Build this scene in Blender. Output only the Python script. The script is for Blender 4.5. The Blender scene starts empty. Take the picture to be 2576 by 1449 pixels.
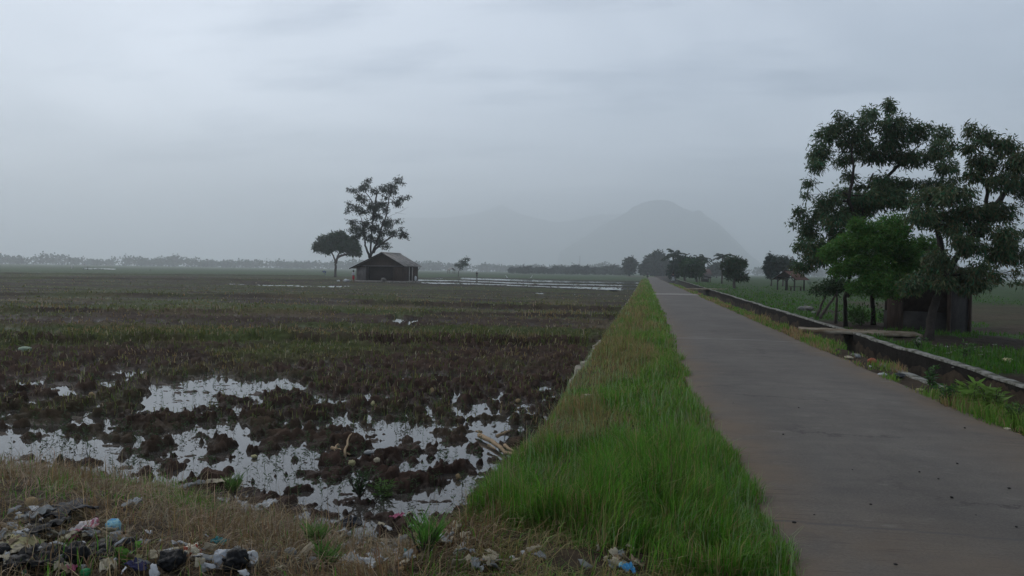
import bpy, bmesh, math, random
import numpy as np
from mathutils import Vector, Matrix, noise as mnoise

sc = bpy.context.scene
R = math.radians
rng = np.random.default_rng(7)
random.seed(7)

# ------------------------------------------------------------------ camera
CAM = np.array([0.0, 0.0, 1.6])
F = 2061.0                     # focal length in the 2576 px wide reading of the photo
CX, CY = 1288.0, 724.5
YAW, PITCH, ROLL = R(9.2), R(-1.21), R(0.9)
fwd = np.array([-math.sin(YAW) * math.cos(PITCH), math.cos(YAW) * math.cos(PITCH), math.sin(PITCH)])
rt0 = np.array([math.cos(YAW), math.sin(YAW), 0.0])
up0 = np.cross(rt0, fwd)
rt = math.cos(ROLL) * rt0 + math.sin(ROLL) * up0
up = -math.sin(ROLL) * rt0 + math.cos(ROLL) * up0
cam_d = bpy.data.cameras.new('camera')
cam = bpy.data.objects.new('camera', cam_d)
sc.collection.objects.link(cam)
M4 = Matrix(((rt[0], up[0], -fwd[0], CAM[0]), (rt[1], up[1], -fwd[1], CAM[1]), (rt[2], up[2], -fwd[2], CAM[2]), (0, 0, 0, 1)))
cam.matrix_world = M4
cam_d.sensor_width = 36.0
cam_d.lens = 36.0 * F / 2576.0
cam_d.clip_start = 0.05
cam_d.clip_end = 12000.0
sc.camera = cam

def ray(px, py):
    return fwd + rt * ((px - CX) / F) - up * ((py - CY) / F)
def U(px, py, z=0.0):
    d = ray(px, py)
    return CAM + d * ((z - CAM[2]) / d[2])
def P(px, py, D):
    return CAM + ray(px, py) * D
def PX(p):
    v = np.asarray(p, float) - CAM
    D = v @ fwd
    return CX + F * (v @ rt) / D, CY - F * (v @ up) / D
def depth(p):
    return float((np.asarray(p, float) - CAM) @ fwd)

# ------------------------------------------------------------------ world, sun, exposure
SUN_EL, SUN_AZ = 42.0, -48.0     # azimuth from +Y, clockwise
w = bpy.data.worlds.new('World'); sc.world = w; w.use_nodes = True
nt = w.node_tree; nt.nodes.clear()
def N(t, **k):
    n = nt.nodes.new(t)
    for a, b in k.items(): setattr(n, a, b)
    return n
L = nt.links.new
sky = N('ShaderNodeTexSky', sky_type='NISHITA', sun_disc=False, sun_elevation=R(SUN_EL), sun_rotation=R(SUN_AZ))
sky.air_density = 1.0; sky.dust_density = 2.0
tc = N('ShaderNodeTexCoord'); sep = N('ShaderNodeSeparateXYZ'); L(tc.outputs['Generated'], sep.inputs[0])
zz = N('ShaderNodeMath', operation='ADD'); L(sep.outputs['Z'], zz.inputs[0]); zz.inputs[1].default_value = 0.20
zm = N('ShaderNodeMath', operation='MAXIMUM'); L(zz.outputs[0], zm.inputs[0]); zm.inputs[1].default_value = 0.06
dx = N('ShaderNodeMath', operation='DIVIDE'); L(sep.outputs['X'], dx.inputs[0]); L(zm.outputs[0], dx.inputs[1])
dy = N('ShaderNodeMath', operation='DIVIDE'); L(sep.outputs['Y'], dy.inputs[0]); L(zm.outputs[0], dy.inputs[1])
cmb = N('ShaderNodeCombineXYZ'); L(dx.outputs[0], cmb.inputs[0]); L(dy.outputs[0], cmb.inputs[1])
mp = N('ShaderNodeMapping'); L(cmb.outputs[0], mp.inputs[0]); mp.inputs['Scale'].default_value = (0.75, 1.0, 1.0); mp.inputs['Rotation'].default_value = (0, 0, R(-14))
n1 = N('ShaderNodeTexNoise'); L(mp.outputs[0], n1.inputs['Vector'])
n1.inputs['Scale'].default_value = 0.85; n1.inputs['Detail'].default_value = 5; n1.inputs['Roughness'].default_value = 0.5; n1.inputs['Distortion'].default_value = 0.5
r1 = N('ShaderNodeValToRGB'); L(n1.outputs['Fac'], r1.inputs[0])
r1.color_ramp.elements[0].position = 0.36; r1.color_ramp.elements[0].color = (4.1, 4.8, 5.8, 1)
r1.color_ramp.elements[1].position = 0.62; r1.color_ramp.elements[1].color = (7.0, 7.7, 8.8, 1)
# small darker streaks of cloud
mp2 = N('ShaderNodeMapping'); L(cmb.outputs[0], mp2.inputs[0]); mp2.inputs['Scale'].default_value = (0.5, 1.35, 1.0); mp2.inputs['Rotation'].default_value = (0, 0, R(-6)); mp2.inputs['Location'].default_value = (1.3, 0.35, 0)
n2 = N('ShaderNodeTexNoise'); L(mp2.outputs[0], n2.inputs['Vector'])
n2.inputs['Scale'].default_value = 2.2; n2.inputs['Detail'].default_value = 6; n2.inputs['Roughness'].default_value = 0.55
r2 = N('ShaderNodeValToRGB'); L(n2.outputs['Fac'], r2.inputs[0])
r2.color_ramp.elements[0].position = 0.52; r2.color_ramp.elements[0].color = (1, 1, 1, 1)
r2.color_ramp.elements[1].position = 0.72; r2.color_ramp.elements[1].color = (0.52, 0.57, 0.64, 1)
mul = N('ShaderNodeMix', data_type='RGBA', blend_type='MULTIPLY'); mul.inputs[0].default_value = 1.0
L(r1.outputs[0], mul.inputs[6]); L(r2.outputs[0], mul.inputs[7])
mix = N('ShaderNodeMix', data_type='RGBA'); mix.inputs[0].default_value = 0.88
L(sky.outputs[0], mix.inputs[6]); L(mul.outputs[2], mix.inputs[7])
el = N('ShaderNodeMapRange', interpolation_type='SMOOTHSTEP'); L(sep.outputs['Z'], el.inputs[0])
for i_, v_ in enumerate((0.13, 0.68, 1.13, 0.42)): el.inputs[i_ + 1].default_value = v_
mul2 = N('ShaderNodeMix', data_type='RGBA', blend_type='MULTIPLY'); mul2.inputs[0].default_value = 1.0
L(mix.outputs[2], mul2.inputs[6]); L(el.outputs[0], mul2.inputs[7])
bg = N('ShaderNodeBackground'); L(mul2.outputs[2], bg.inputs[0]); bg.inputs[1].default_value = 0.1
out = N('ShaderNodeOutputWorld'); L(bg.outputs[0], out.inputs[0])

sd = bpy.data.lights.new('sun', 'SUN'); sd.energy = 0.8; sd.angle = R(25); sd.color = (1.0, 0.97, 0.93)
so = bpy.data.objects.new('sun', sd); sc.collection.objects.link(so)
sv = Vector((math.sin(R(SUN_AZ)) * math.cos(R(SUN_EL)), math.cos(R(SUN_AZ)) * math.cos(R(SUN_EL)), math.sin(R(SUN_EL))))
so.rotation_euler = sv.to_track_quat('Z', 'Y').to_euler()
so.location = (0, 0, 60)

sc.view_settings.view_transform = 'Standard'
sc.view_settings.look = 'None'
sc.view_settings.exposure = 0.50
sc.view_settings.gamma = 1.0
sc.view_settings.use_curve_mapping = False
sc.render.engine = 'CYCLES'
cy = sc.cycles
cy.use_denoising = True; cy.denoising_prefilter = 'ACCURATE'
cy.max_bounces = 6; cy.diffuse_bounces = 2; cy.glossy_bounces = 2; cy.transmission_bounces = 3; cy.volume_bounces = 4
cy.transparent_max_bounces = 8
cy.use_adaptive_sampling = True; cy.adaptive_threshold = 0.015
cy.caustics_reflective = False; cy.caustics_refractive = False

# ------------------------------------------------------------------ helpers
def tag(o, label=None, cat=None, group=None, kind=None):
    if label: o['label'] = label
    if cat: o['category'] = cat
    if group: o['group'] = group
    if kind: o['kind'] = kind
    return o

def empty(name, loc, label=None, cat=None, group=None):
    o = bpy.data.objects.new(name, None)
    o.empty_display_size = 0.3
    sc.collection.objects.link(o); o.location = loc
    return tag(o, label, cat, group)

def mesh_obj(name, V, faces, mat, parent=None, col=None, smooth=False):
    """V (n,3) world coords; faces: list of index arrays (m,k). Linked as ONE mesh; stored about its parent's place."""
    V = np.asarray(V, np.float32)
    if parent is not None:
        V = V - np.array(root_loc(parent), np.float32)
    me = bpy.data.meshes.new(name)
    faces = [np.asarray(f, np.int32) for f in faces if len(f)]
    nl = sum(f.size for f in faces); nf = sum(len(f) for f in faces)
    me.vertices.add(len(V)); me.vertices.foreach_set('co', V.ravel())
    me.loops.add(nl); me.polygons.add(nf)
    me.loops.foreach_set('vertex_index', np.concatenate([f.ravel() for f in faces]))
    tot = np.concatenate([np.full(len(f), f.shape[1], np.int32) for f in faces])
    st = np.zeros(nf, np.int32); st[1:] = np.cumsum(tot)[:-1]
    me.polygons.foreach_set('loop_start', st)
    me.polygons.foreach_set('loop_total', tot)
    if smooth: me.polygons.foreach_set('use_smooth', np.ones(nf, bool))
    if col is not None:
        a = me.attributes.new('col', 'FLOAT_COLOR', 'POINT')
        c = np.ones((len(V), 4), np.float32); c[:, :col.shape[1]] = col
        a.data.foreach_set('color', c.ravel())
    me.update(calc_edges=True)
    if mat is not None: me.materials.append(mat)
    o = bpy.data.objects.new(name, me); sc.collection.objects.link(o)
    if parent is not None: o.parent = parent
    return o

def root_loc(p):
    x = Vector((0, 0, 0))
    while p is not None:
        x = x + p.location; p = p.parent
    return x

class MB:
    """collects tubes, boxes and quads into one mesh"""
    def __init__(s): s.V = []; s.T = []; s.Q = []; s.n = 0
    def add(s, V, tris=(), quads=()):
        V = np.asarray(V, float); b = s.n
        s.V.append(V); s.n += len(V)
        if len(tris): s.T.append(np.asarray(tris, int) + b)
        if len(quads): s.Q.append(np.asarray(quads, int) + b)
    def tube(s, pts, rad, n=6, cap=True):
        pts = np.asarray(pts, float); rad = np.broadcast_to(np.asarray(rad, float), (len(pts),))
        t = np.gradient(pts, axis=0); t /= np.linalg.norm(t, axis=1)[:, None] + 1e-9
        ref = np.array([0.31, 0.2, 0.93]) if abs(t[0][2]) < 0.8 else np.array([1.0, 0.1, 0.05])
        a = np.cross(t, ref); a /= np.linalg.norm(a, axis=1)[:, None] + 1e-9
        b = np.cross(t, a)
        ang = np.linspace(0, 2 * math.pi, n, endpoint=False)
        V = (pts[:, None, :] + rad[:, None, None] * (np.cos(ang)[None, :, None] * a[:, None, :] + np.sin(ang)[None, :, None] * b[:, None, :])).reshape(-1, 3)
        q = []
        for i in range(len(pts) - 1):
            for j in range(n):
                k = (j + 1) % n
                q.append((i * n + j, i * n + k, (i + 1) * n + k, (i + 1) * n + j))
        tr = []
        if cap:
            V = np.vstack([V, pts[0], pts[-1]])
            for j in range(n):
                k = (j + 1) % n
                tr.append((len(V) - 2, k, j)); tr.append((len(V) - 1, (len(pts) - 1) * n + j, (len(pts) - 1) * n + k))
        s.add(V, tr, q)
    def hexa(s, c8):
        s.add(c8, (), [(0, 3, 2, 1), (4, 5, 6, 7), (0, 1, 5, 4), (1, 2, 6, 5), (2, 3, 7, 6), (3, 0, 4, 7)])
    def box(s, lo, hi, fr=None):
        x0, y0, z0 = lo; x1, y1, z1 = hi
        c = np.array([(x0, y0, z0), (x1, y0, z0), (x1, y1, z0), (x0, y1, z0), (x0, y0, z1), (x1, y0, z1), (x1, y1, z1), (x0, y1, z1)], float)
        s.hexa(c if fr is None else fr(c))
    def slab(s, quad, th, fr=None):
        """quad of 4 points (top face), thickened downward along its normal"""
        q = np.asarray(quad, float)
        n = np.cross(q[1] - q[0], q[3] - q[0]); n /= np.linalg.norm(n)
        if n[2] < 0: n = -n
        c = np.vstack([q - n * th, q])
        s.hexa(c if fr is None else fr(c))
    def build(s, name, mat, parent=None, smooth=False):
        V = np.vstack(s.V)
        f = []
        if s.T: f.append(np.vstack(s.T))
        if s.Q: f.append(np.vstack(s.Q))
        return mesh_obj(name, V, f, mat, parent, None, smooth)

# ---- value noise
def _h(ix, iy, seed):
    h = (ix.astype(np.int64) * 374761393 + iy.astype(np.int64) * 668265263 + seed * 974634777) & 0xFFFFFFFF
    h = ((h ^ (h >> 13)) * 1274126177) & 0xFFFFFFFF
    h = (h ^ (h >> 16)) & 0xFFFFFF
    return h.astype(np.float64) / float(0xFFFFFF)
def vn(x, y, seed=0):
    ix = np.floor(x); iy = np.floor(y); fx = x - ix; fy = y - iy
    fx = fx * fx * (3 - 2 * fx); fy = fy * fy * (3 - 2 * fy)
    a = _h(ix, iy, seed); b = _h(ix + 1, iy, seed); c = _h(ix, iy + 1, seed); d = _h(ix + 1, iy + 1, seed)
    return (a * (1 - fx) + b * fx) * (1 - fy) + (c * (1 - fx) + d * fx) * fy
def fbm(x, y, seed=0, o=4, gain=0.5):
    s = 0; a = 1; t = 0
    for i in range(o):
        s = s + a * vn(x * 2 ** i + 13.7 * i, y * 2 ** i - 7.1 * i, seed + i); t += a; a *= gain
    return s / t
def sm(e0, e1, x):
    t = np.clip((x - e0) / (e1 - e0), 0, 1); return t * t * (3 - 2 * t)

# ---- materials
def mat(name, color=None, rough=0.7, attr=False, noise=None, bump=None, spec=0.3, translucent=0.0, c2=None, wave=None, ior=1.45):
    m = bpy.data.materials.new(name); m.use_nodes = True
    t = m.node_tree; bs = t.nodes['Principled BSDF']
    bs.inputs['Roughness'].default_value = rough
    bs.inputs['Specular IOR Level'].default_value = spec
    bs.inputs['IOR'].default_value = ior
    tc = t.nodes.new('ShaderNodeTexCoord')
    if attr:
        a = t.nodes.new('ShaderNodeAttribute'); a.attribute_name = 'col'; src = a.outputs['Color']
    else:
        rgb = t.nodes.new('ShaderNodeRGB'); rgb.outputs[0].default_value = (*color, 1); src = rgb.outputs[0]
    if noise:
        sc_, lo, hi = noise[:3]
        nn = t.nodes.new('ShaderNodeTexNoise'); nn.inputs['Scale'].default_value = sc_; nn.inputs['Detail'].default_value = 5; nn.inputs['Roughness'].default_value = 0.62
        mpp = t.nodes.new('ShaderNodeMapping'); t.links.new(tc.outputs['Object'], mpp.inputs[0]); t.links.new(mpp.outputs[0], nn.inputs['Vector'])
        if len(noise) > 3: mpp.inputs['Scale'].default_value = noise[3]
        if c2 is not None:
            rr = t.nodes.new('ShaderNodeMapRange'); rr.inputs[1].default_value = lo; rr.inputs[2].default_value = hi
            t.links.new(nn.outputs['Fac'], rr.inputs[0])
            mx = t.nodes.new('ShaderNodeMix'); mx.data_type = 'RGBA'
            t.links.new(rr.outputs[0], mx.inputs[0]); t.links.new(src, mx.inputs[6]); mx.inputs[7].default_value = (*c2, 1)
            src = mx.outputs[2]
        else:
            rr = t.nodes.new('ShaderNodeMapRange'); rr.inputs[1].default_value = 0.3; rr.inputs[2].default_value = 0.7; rr.inputs[3].default_value = lo; rr.inputs[4].default_value = hi
            t.links.new(nn.outputs['Fac'], rr.inputs[0])
            mx = t.nodes.new('ShaderNodeMix'); mx.data_type = 'RGBA'; mx.blend_type = 'MULTIPLY'; mx.inputs[0].default_value = 1
            t.links.new(src, mx.inputs[6]); t.links.new(rr.outputs[0], mx.inputs[7]); src = mx.outputs[2]
    t.links.new(src, bs.inputs['Base Color'])
    if bump:
        bn = t.nodes.new('ShaderNodeTexNoise'); bn.inputs['Scale'].default_value = bump[0]; bn.inputs['Detail'].default_value = 6; bn.inputs['Roughness'].default_value = 0.65
        t.links.new(tc.outputs['Object'], bn.inputs['Vector'])
        bb = t.nodes.new('ShaderNodeBump'); bb.inputs['Strength'].default_value = bump[1]; bb.inputs['Distance'].default_value = bump[2] if len(bump) > 2 else 0.02
        t.links.new(bn.outputs['Fac'], bb.inputs['Height']); t.links.new(bb.outputs[0], bs.inputs['Normal'])
    if translucent > 0:
        tr = t.nodes.new('ShaderNodeBsdfTranslucent'); t.links.new(src, tr.inputs[0])
        ms = t.nodes.new('ShaderNodeMixShader'); ms.inputs[0].default_value = translucent
        o = t.nodes['Material Output']
        t.links.new(bs.outputs[0], ms.inputs[1]); t.links.new(tr.outputs[0], ms.inputs[2]); t.links.new(ms.outputs[0], o.inputs[0])
    return m

M = {}
M['grass'] = mat('grass_blades', attr=True, rough=0.5, spec=0.3, translucent=0.38)
M['leaf'] = mat('leaves', attr=True, rough=0.55, spec=0.25, translucent=0.32)
M['dark_bark'] = mat('dark_bark', (0.032, 0.026, 0.022), 0.9, noise=(9.0, 0.5, 1.3), bump=(25, 0.6))
M['bark'] = mat('bark', (0.075, 0.06, 0.05), 0.9, noise=(9.0, 0.5, 1.3), bump=(25, 0.6))
M['bark_pale'] = mat('pale_bark', (0.13, 0.11, 0.095), 0.9, noise=(9.0, 0.5, 1.3), bump=(25, 0.6))

# ------------------------------------------------------------------ the lie of the land
FIELD = -0.50
WATER = -0.535
LINE = [(-60, 8.9), (-15, 8.3), (-6.56, 7.65), (-5.3, 7.5), (-3.9, 7.15), (-3.3, 6.75), (-2.4, 6.25), (-1.74, 5.95), (-1.45, 6.2), (-1.2, 7.0), (-1.08, 8.2), (-1.0, 9.8), (-0.98, 12)]
LX = np.array([p[0] for p in LINE]); LY = np.array([p[1] for p in LINE])
def bank_edge(Y):
    """X of the verge's left edge"""
    return np.interp(Y, [0, 7.6, 9, 13, 19, 28, 50, 100, 400], [-1.1, -1.1, -1.02, -1.1, -1.0, -0.98, -0.88, -0.85, -0.85])
def road_left(Y):
    return np.interp(Y, [0, 4.2, 6.2, 7.5, 9.5, 11.5, 16, 22, 40, 100, 400], [0.80, 0.82, 0.83, 0.80, 0.68, 0.64, 0.66, 0.70, 0.74, 0.78, 0.8])
ROAD_R = 3.82
CAN0 = 4.40
CAN1 = 5.60
def can1(y): return 5.55 + 0.013 * np.asarray(y, float)

PUD = [  # cx, cy, rx, ry in the photo: where standing water lies
 (520,975,165,26),(400,1005,55,26),(690,965,85,20),(470,1003,80,24),(640,985,60,18),(60,963,48,11),(150,985,60,13),(270,963,50,14),(310,938,55,9),
 (200,1043,48,16),(245,1062,55,12),(500,1080,55,16),(592,1080,45,16),(435,1098,36,14),(150,1110,46,16),(235,1135,85,24),(110,1145,85,20),(330,1168,55,22),(60,1152,50,22),
 (480,1150,60,18),(490,1185,36,16),(650,1188,56,22),(722,1215,56,18),(741,1124,46,18),(756,967,30,9),(906,997,37,11),(1032,957,28,11),(1050,940,18,6),(1219,960,20,10),
 (1130,1003,18,10),(1188,1030,26,17),(1075,1037,14,28),(796,1071,30,12),(857,1058,32,16),(891,1095,34,24),(943,1110,22,14),(1060,1114,25,20),(1213,1083,42,20),(1271,1071,28,16),
 (1311,1040,12,22),(1136,1147,48,28),(1017,1184,42,20),(1305,1175,26,11),(860,1250,130,26),(1050,1268,110,34),(1180,1240,64,26),(1120,1205,55,14),(800,1225,60,16),
 (997,806,22,10),(1040,812,14,9),(968,816,9,7),(1062,803,12,8),(1020,821,12,7),(1320,918,14,8),(1441,915,11,7),(1131,916,10,7),(380,930,40,5),(240,917,30,4),(130,930,26,4),(560,930,30,4),(770,937,24,5),
 (1470,742,84,2.2),(1400,741,50,1.8),(1350,738,30,1.5),(620,716,50,1.6),(700,718,60,2.0),(800,721,70,2.2),(860,720,36,1.6),(1518,872,9,9),(1552,809,8,7),(1586,757,5,5),(560,714,30,1.2),
 (15,1000,30,16),(45,1040,30,10),(900,1150,26,12),(1220,1120,24,12),(985,975,18,7),(845,985,22,7)]
PUDW = []
for cx_, cy_, rx_, ry_ in PUD:
    c = U(cx_, cy_, WATER); dd = depth(c)
    top = U(cx_, cy_ - ry_, WATER); bot = U(cx_, cy_ + ry_, WATER)
    PUDW.append((c[0], c[1], rx_ * dd / F, max(0.12, np.linalg.norm(top - bot) / 2)))

def puddle_mask(x, y):
    r = np.hypot(x, y)
    wx = (fbm(x * 1.7, y * 1.7, 21, 3) - 0.5) * 0.9 * np.clip(r / 14, 0.55, 3)
    wy = (fbm(x * 1.7, y * 1.7, 31, 3) - 0.5) * 1.2 * np.clip(r / 14, 0.55, 3)
    hx = (fbm(x * 7, y * 7, 23, 2) - 0.5) * 0.22; hy = (fbm(x * 7, y * 7, 33, 2) - 0.5) * 0.28
    X = x + wx * 0.55 + hx; Y = y + wy * 0.6 + hy
    m = np.zeros_like(x)
    vdir = np.array([fwd[0], fwd[1]])
    for cx_, cy_, a, b in PUDW:
        u = np.array([cx_, cy_]); u = u / np.linalg.norm(u)
        ddx = X - cx_; ddy = Y - cy_
        q = np.sqrt(((ddx * u[1] - ddy * u[0]) / a) ** 2 + ((ddx * u[0] + ddy * u[1]) / b) ** 2)
        m = np.maximum(m, 1 - sm(0.55, 1.25, q))
    return m

def height(x, y):
    """ground height, and the colour of the ground there"""
    r = np.hypot(x, y)
    n = len(x)
    land = np.interp(x, LX, LY) - y                       # >0 on the camera's bank
    side = bank_edge(y)
    # field with clods
    clod = fbm(x * 2.1, y * 2.1, 3, 3)
    c2 = fbm(x * 11, y * 11, 7, 2)
    c3 = fbm(x * 27, y * 27, 9, 2)
    near = 1 - sm(20, 60, r)
    l1 = sm(0.47, 0.60, fbm(x * 3.9, y * 3.9, 5, 4, 0.6)); l2 = sm(0.46, 0.62, fbm(x * 7.3, y * 7.3, 7, 3, 0.6))
    clods = (clod - 0.47) * 0.13 + l1 * 0.075 + l2 * 0.060 * (0.45 + 0.55 * l1) + (c3 - 0.5) * 0.045 * (1 - sm(14, 26, r)) + (c2 - 0.5) * 0.05 - 0.035
    rows = np.sin((y + 0.12 * x) * 1.15 + 2.0 * fbm(x * 0.06, y * 0.3, 41, 2)) * 0.03
    zf = FIELD + 0.03 + clods * (0.55 + 0.45 * near) * (1 - sm(150, 400, r)) + rows * sm(18, 30, r) * (1 - sm(120, 200, r))
    pm = puddle_mask(x, y)
    wet = (1 - sm(15.5, 20, r))
    zone = sm(0.39, 0.54, fbm(x * 0.9, y * 0.9, 25, 3) - 0.015 * sm(-4, -2, x)) * wet * (1 - sm(12.0, 15.0, r))
    wz = WATER + 0.022 + clods * 1.0 - zone * 0.062
    zf = zf * (1 - wet) + wz * wet
    pk = sm(0.2, 0.62, pm)
    zf = zf * (1 - pk) + (WATER - 0.045 - 0.05 * (r > 20) + clods * np.where(r > 20, 0.12, np.where(r < 10, 0.45, 0.5))) * pk
    # bunds across the field
    for (x0, y0, x1, y1, hh, ww) in BUNDS:
        tx, ty = x1 - x0, y1 - y0; ln = math.hypot(tx, ty); tx /= ln; ty /= ln
        s = (x - x0) * tx + (y - y0) * ty; d = np.abs((x - x0) * ty - (y - y0) * tx + (fbm(s * 0.5, s * 0 + 1, 71, 2) - 0.5) * 0.5)
        zf = zf + hh * (1 - sm(ww * 0.3, ww, d)) * (s > 0) * (s < ln)
    # bank
    bz = FIELD - 0.06 + 0.46 * sm(-0.25, 2.2, land) + 0.05 * (fbm(x * 3, y * 3, 51, 3) - 0.5)
    bz = np.maximum(bz, -0.62)
    vz = -0.10 + 0.06 * sm(0, 1.2, x - side) + 0.05 * (fbm(x * 2.5, y * 2.5, 53, 3) - 0.5)
    left = x < -0.2
    island = sm(-0.2, 0.1, land)
    zl = zf * (1 - island) + np.maximum(zf * 0 + bz, bz) * island
    vb = sm(-0.22, 0.06, x - side)
    z = zl * (1 - vb) + vz * vb
    # road bed
    rl = road_left(y)
    inroad = sm(-0.02, 0.12, x - rl) * (1 - sm(-0.12, 0.02, x - ROAD_R))
    z = z * (1 - inroad) + (-0.10) * inroad
    # right-hand bank
    rb = x > ROAD_R
    zs = -0.03 + 0.05 * (fbm(x * 3, y * 1.5, 61, 3) - 0.5)
    far = sm(5.5, 14, x) * sm(0, 1, np.ones_like(x))
    zr = -0.10 + 0.10 * (fbm(x * 1.3, y * 1.3, 63, 4) - 0.5) - 0.32 * sm(8.5, 13, x - 0.02 * (y - 30)) + (c2 - 0.5) * 0.06 * near
    z = np.where(rb, np.where(x < (CAN0 + CAN1) / 2, zs, zr), z)
    incan = sm(CAN0 - 0.02, CAN0 + 0.06, x) * (1 - sm(-0.06, 0.02, x - can1(y))) * (y < 330)
    z = z * (1 - incan) + (-0.86 + 0.06 * (c2 - 0.5)) * incan
    # ---- colour
    col = np.zeros((n, 3))
    mud = np.array([0.050, 0.031, 0.023]); mud_dry = np.array([0.050, 0.038, 0.028]); green = np.array([0.058, 0.072, 0.024]); straw = np.array([0.13, 0.10, 0.055])
    f1 = fbm(x * 0.9, y * 0.9, 81, 4)[:, None]
    k = sm(14, 60, r)[:, None]
    col = mud * (1 - k) + mud_dry * k
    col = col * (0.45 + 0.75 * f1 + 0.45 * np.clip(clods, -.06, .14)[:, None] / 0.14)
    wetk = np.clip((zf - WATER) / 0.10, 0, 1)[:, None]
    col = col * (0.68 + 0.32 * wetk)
    # weeds: bands lying across the view
    ypic = r
    band = fbm(x * 0.05 + 3, y * 0.22, 91, 3); pat = fbm(x * 0.35, y * 0.5, 93, 4)
    gk = sm(0.44, 0.62, band * 0.5 + pat * 0.5) * (0.25 + 0.75 * sm(16, 21, r)) * sm(9, 12, r) * (1 - 0.2 * sm(40, 70, r))
    gk = np.maximum(gk, sm(0.45, 0.62, fbm(x * 0.03, y * 0.1, 95, 3)) * sm(45, 100, r) * 0.7)
    gfar = sm(150, 230, r) * 0.85
    gk = np.maximum(gk, gfar)
    gc = green * (0.7 + 0.6 * fbm(x * 0.15, y * 0.15, 97, 3)[:, None])
    gc = gc * (1 - gfar[:, None]) + np.array([0.052, 0.092, 0.042]) * gfar[:, None] * (0.75 + 0.5 * fbm(x * 0.01, y * 0.03, 99, 3)[:, None])
    col = col * (1 - gk[:, None]) + gc * gk[:, None]
    dk = (sm(0.55, 0.72, fbm(x * 0.18 + 9, y * 0.4, 101, 3)) * sm(17, 24, r) * (1 - sm(45, 80, r)) * 0.6)[:, None]
    col = col * (1 - dk) + straw * 0.8 * dk
    soil = np.array([0.060, 0.044, 0.030])
    vk = np.maximum(island, vb)[:, None] * (x < ROAD_R)[:, None]
    vs = soil * (0.5 + 0.9 * fbm(x * 4, y * 4, 103, 3)[:, None]); vg = (sm(20, 60, r) * vb)[:, None]; vs = vs * (1 - vg) + np.array([0.07, 0.11, 0.03]) * vg
    col = col * (1 - vk) + vs * vk
    # right of the canal: grass patches over dark earth
    gp = sm(0.42, 0.58, fbm(x * 0.35, y * 0.3, 105, 4))
    gp = np.maximum(gp, sm(30, 60, y) * 0.8)
    gr = np.array([0.034, 0.066, 0.018]) * (0.6 + 0.8 * fbm(x * 1.1, y * 1.1, 107, 3)[:, None])
    er = np.array([0.036, 0.027, 0.020]) * (0.6 + 0.8 * f1)
    dryfield = sm(13.5, 15.5, x) * (1 - sm(62, 75, y)) * (y > 20)
    gp = gp * (1 - 0.75 * dryfield)
    er = er * (1 - dryfield[:, None]) + np.array([0.060, 0.044, 0.030]) * (0.6 + 0.8 * f1) * dryfield[:, None]
    gp = np.maximum(gp, gfar)
    rc = er * (1 - gp[:, None]) + gr * gp[:, None]
    rc = np.where((x < can1(y) + 0.05)[:, None], soil * 0.8, rc)
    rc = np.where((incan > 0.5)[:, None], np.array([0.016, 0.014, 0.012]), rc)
    col = np.where(rb[:, None], rc, col)
    wa = np.where(rb | (vb > 0.3) | (island > 0.3), 1.0, wetk[:, 0])
    return z, col, wa, gk, pm

BUNDS = []
def bund(x0, y0, x1, y1, h=0.16, w=0.5):
    a = U(x0, y0, FIELD); b = U(x1, y1, FIELD); BUNDS.append((a[0], a[1], b[0], b[1], h, w))
bund(0, 866, 640, 856, 0.16, 0.6); bund(640, 856, 1480, 872, 0.18, 0.6)
bund(-300, 785, 860, 790, 0.16, 0.6); bund(860, 788, 1560, 800, 0.12, 0.6)
bund(900, 765, 1580, 785, 0.2, 0.6); bund(-200, 742, 1000, 752, 0.2, 0.8)
bund(-200, 700, 860, 708, 0.25, 1.2); bund(-300, 688, 820, 696, 0.3, 1.5)

def build_ground():
    th = np.concatenate([np.arange(-180, -50, 4.0), np.arange(-50, 30, 0.1), np.arange(30, 180.1, 4.0)])
    rr = np.concatenate([[0.0], np.linspace(0.8, 3.4, 6), 3.8 * np.exp(np.arange(0, math.log(6.2 / 3.8), 0.006)), 6.2 * np.exp(np.arange(0, math.log(16 / 6.2), 0.0033)), 16 * np.exp(np.arange(0, math.log(30 / 16), 0.0055)), 30 * np.exp(np.arange(0, math.log(200 / 30), 0.010)), 200 * np.exp(np.arange(0, math.log(8400 / 200), 0.05))])
    T, RR = np.meshgrid(np.radians(th), rr)
    x = (RR * np.sin(T)).ravel(); y = (RR * np.cos(T)).ravel()
    z, col, wet, gk, pm = height(x, y)
    nr, nc = len(rr), len(th)
    i = np.arange(nr - 1)[:, None] * nc + np.arange(nc - 1)[None, :]
    i = i.ravel()
    q = np.stack([i, i + 1, i + nc + 1, i + nc], 1)[:, ::-1]
    V = np.stack([x, y, z], 1)
    c4 = np.concatenate([col, (wet)[:, None]], 1)
    m = mat('mud', attr=True, rough=0.6, noise=(6.0, 0.62, 1.4), bump=(38, 0.9, 0.02), spec=0.12)
    t = m.node_tree; bs = t.nodes['Principled BSDF']; a = [n for n in t.nodes if n.type == 'ATTRIBUTE'][0]
    mr = t.nodes.new('ShaderNodeMapRange'); t.links.new(a.outputs['Alpha'], mr.inputs[0]); mr.inputs[3].default_value = 0.5; mr.inputs[4].default_value = 0.95
    t.links.new(mr.outputs[0], bs.inputs['Roughness'])
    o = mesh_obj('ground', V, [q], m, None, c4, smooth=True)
    return tag(o, kind='structure')
ground = build_ground()

def gz(x, y):
    x = np.atleast_1d(np.asarray(x, float)); y = np.atleast_1d(np.asarray(y, float))
    return height(x, y)[0]
def G(px, py, z0=-0.2):
    """the ground point seen at a picture point"""
    z = z0
    for _ in range(6):
        p = U(px, py, z); z = float(gz(p[0], p[1])[0])
    return np.array([p[0], p[1], z])

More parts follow.
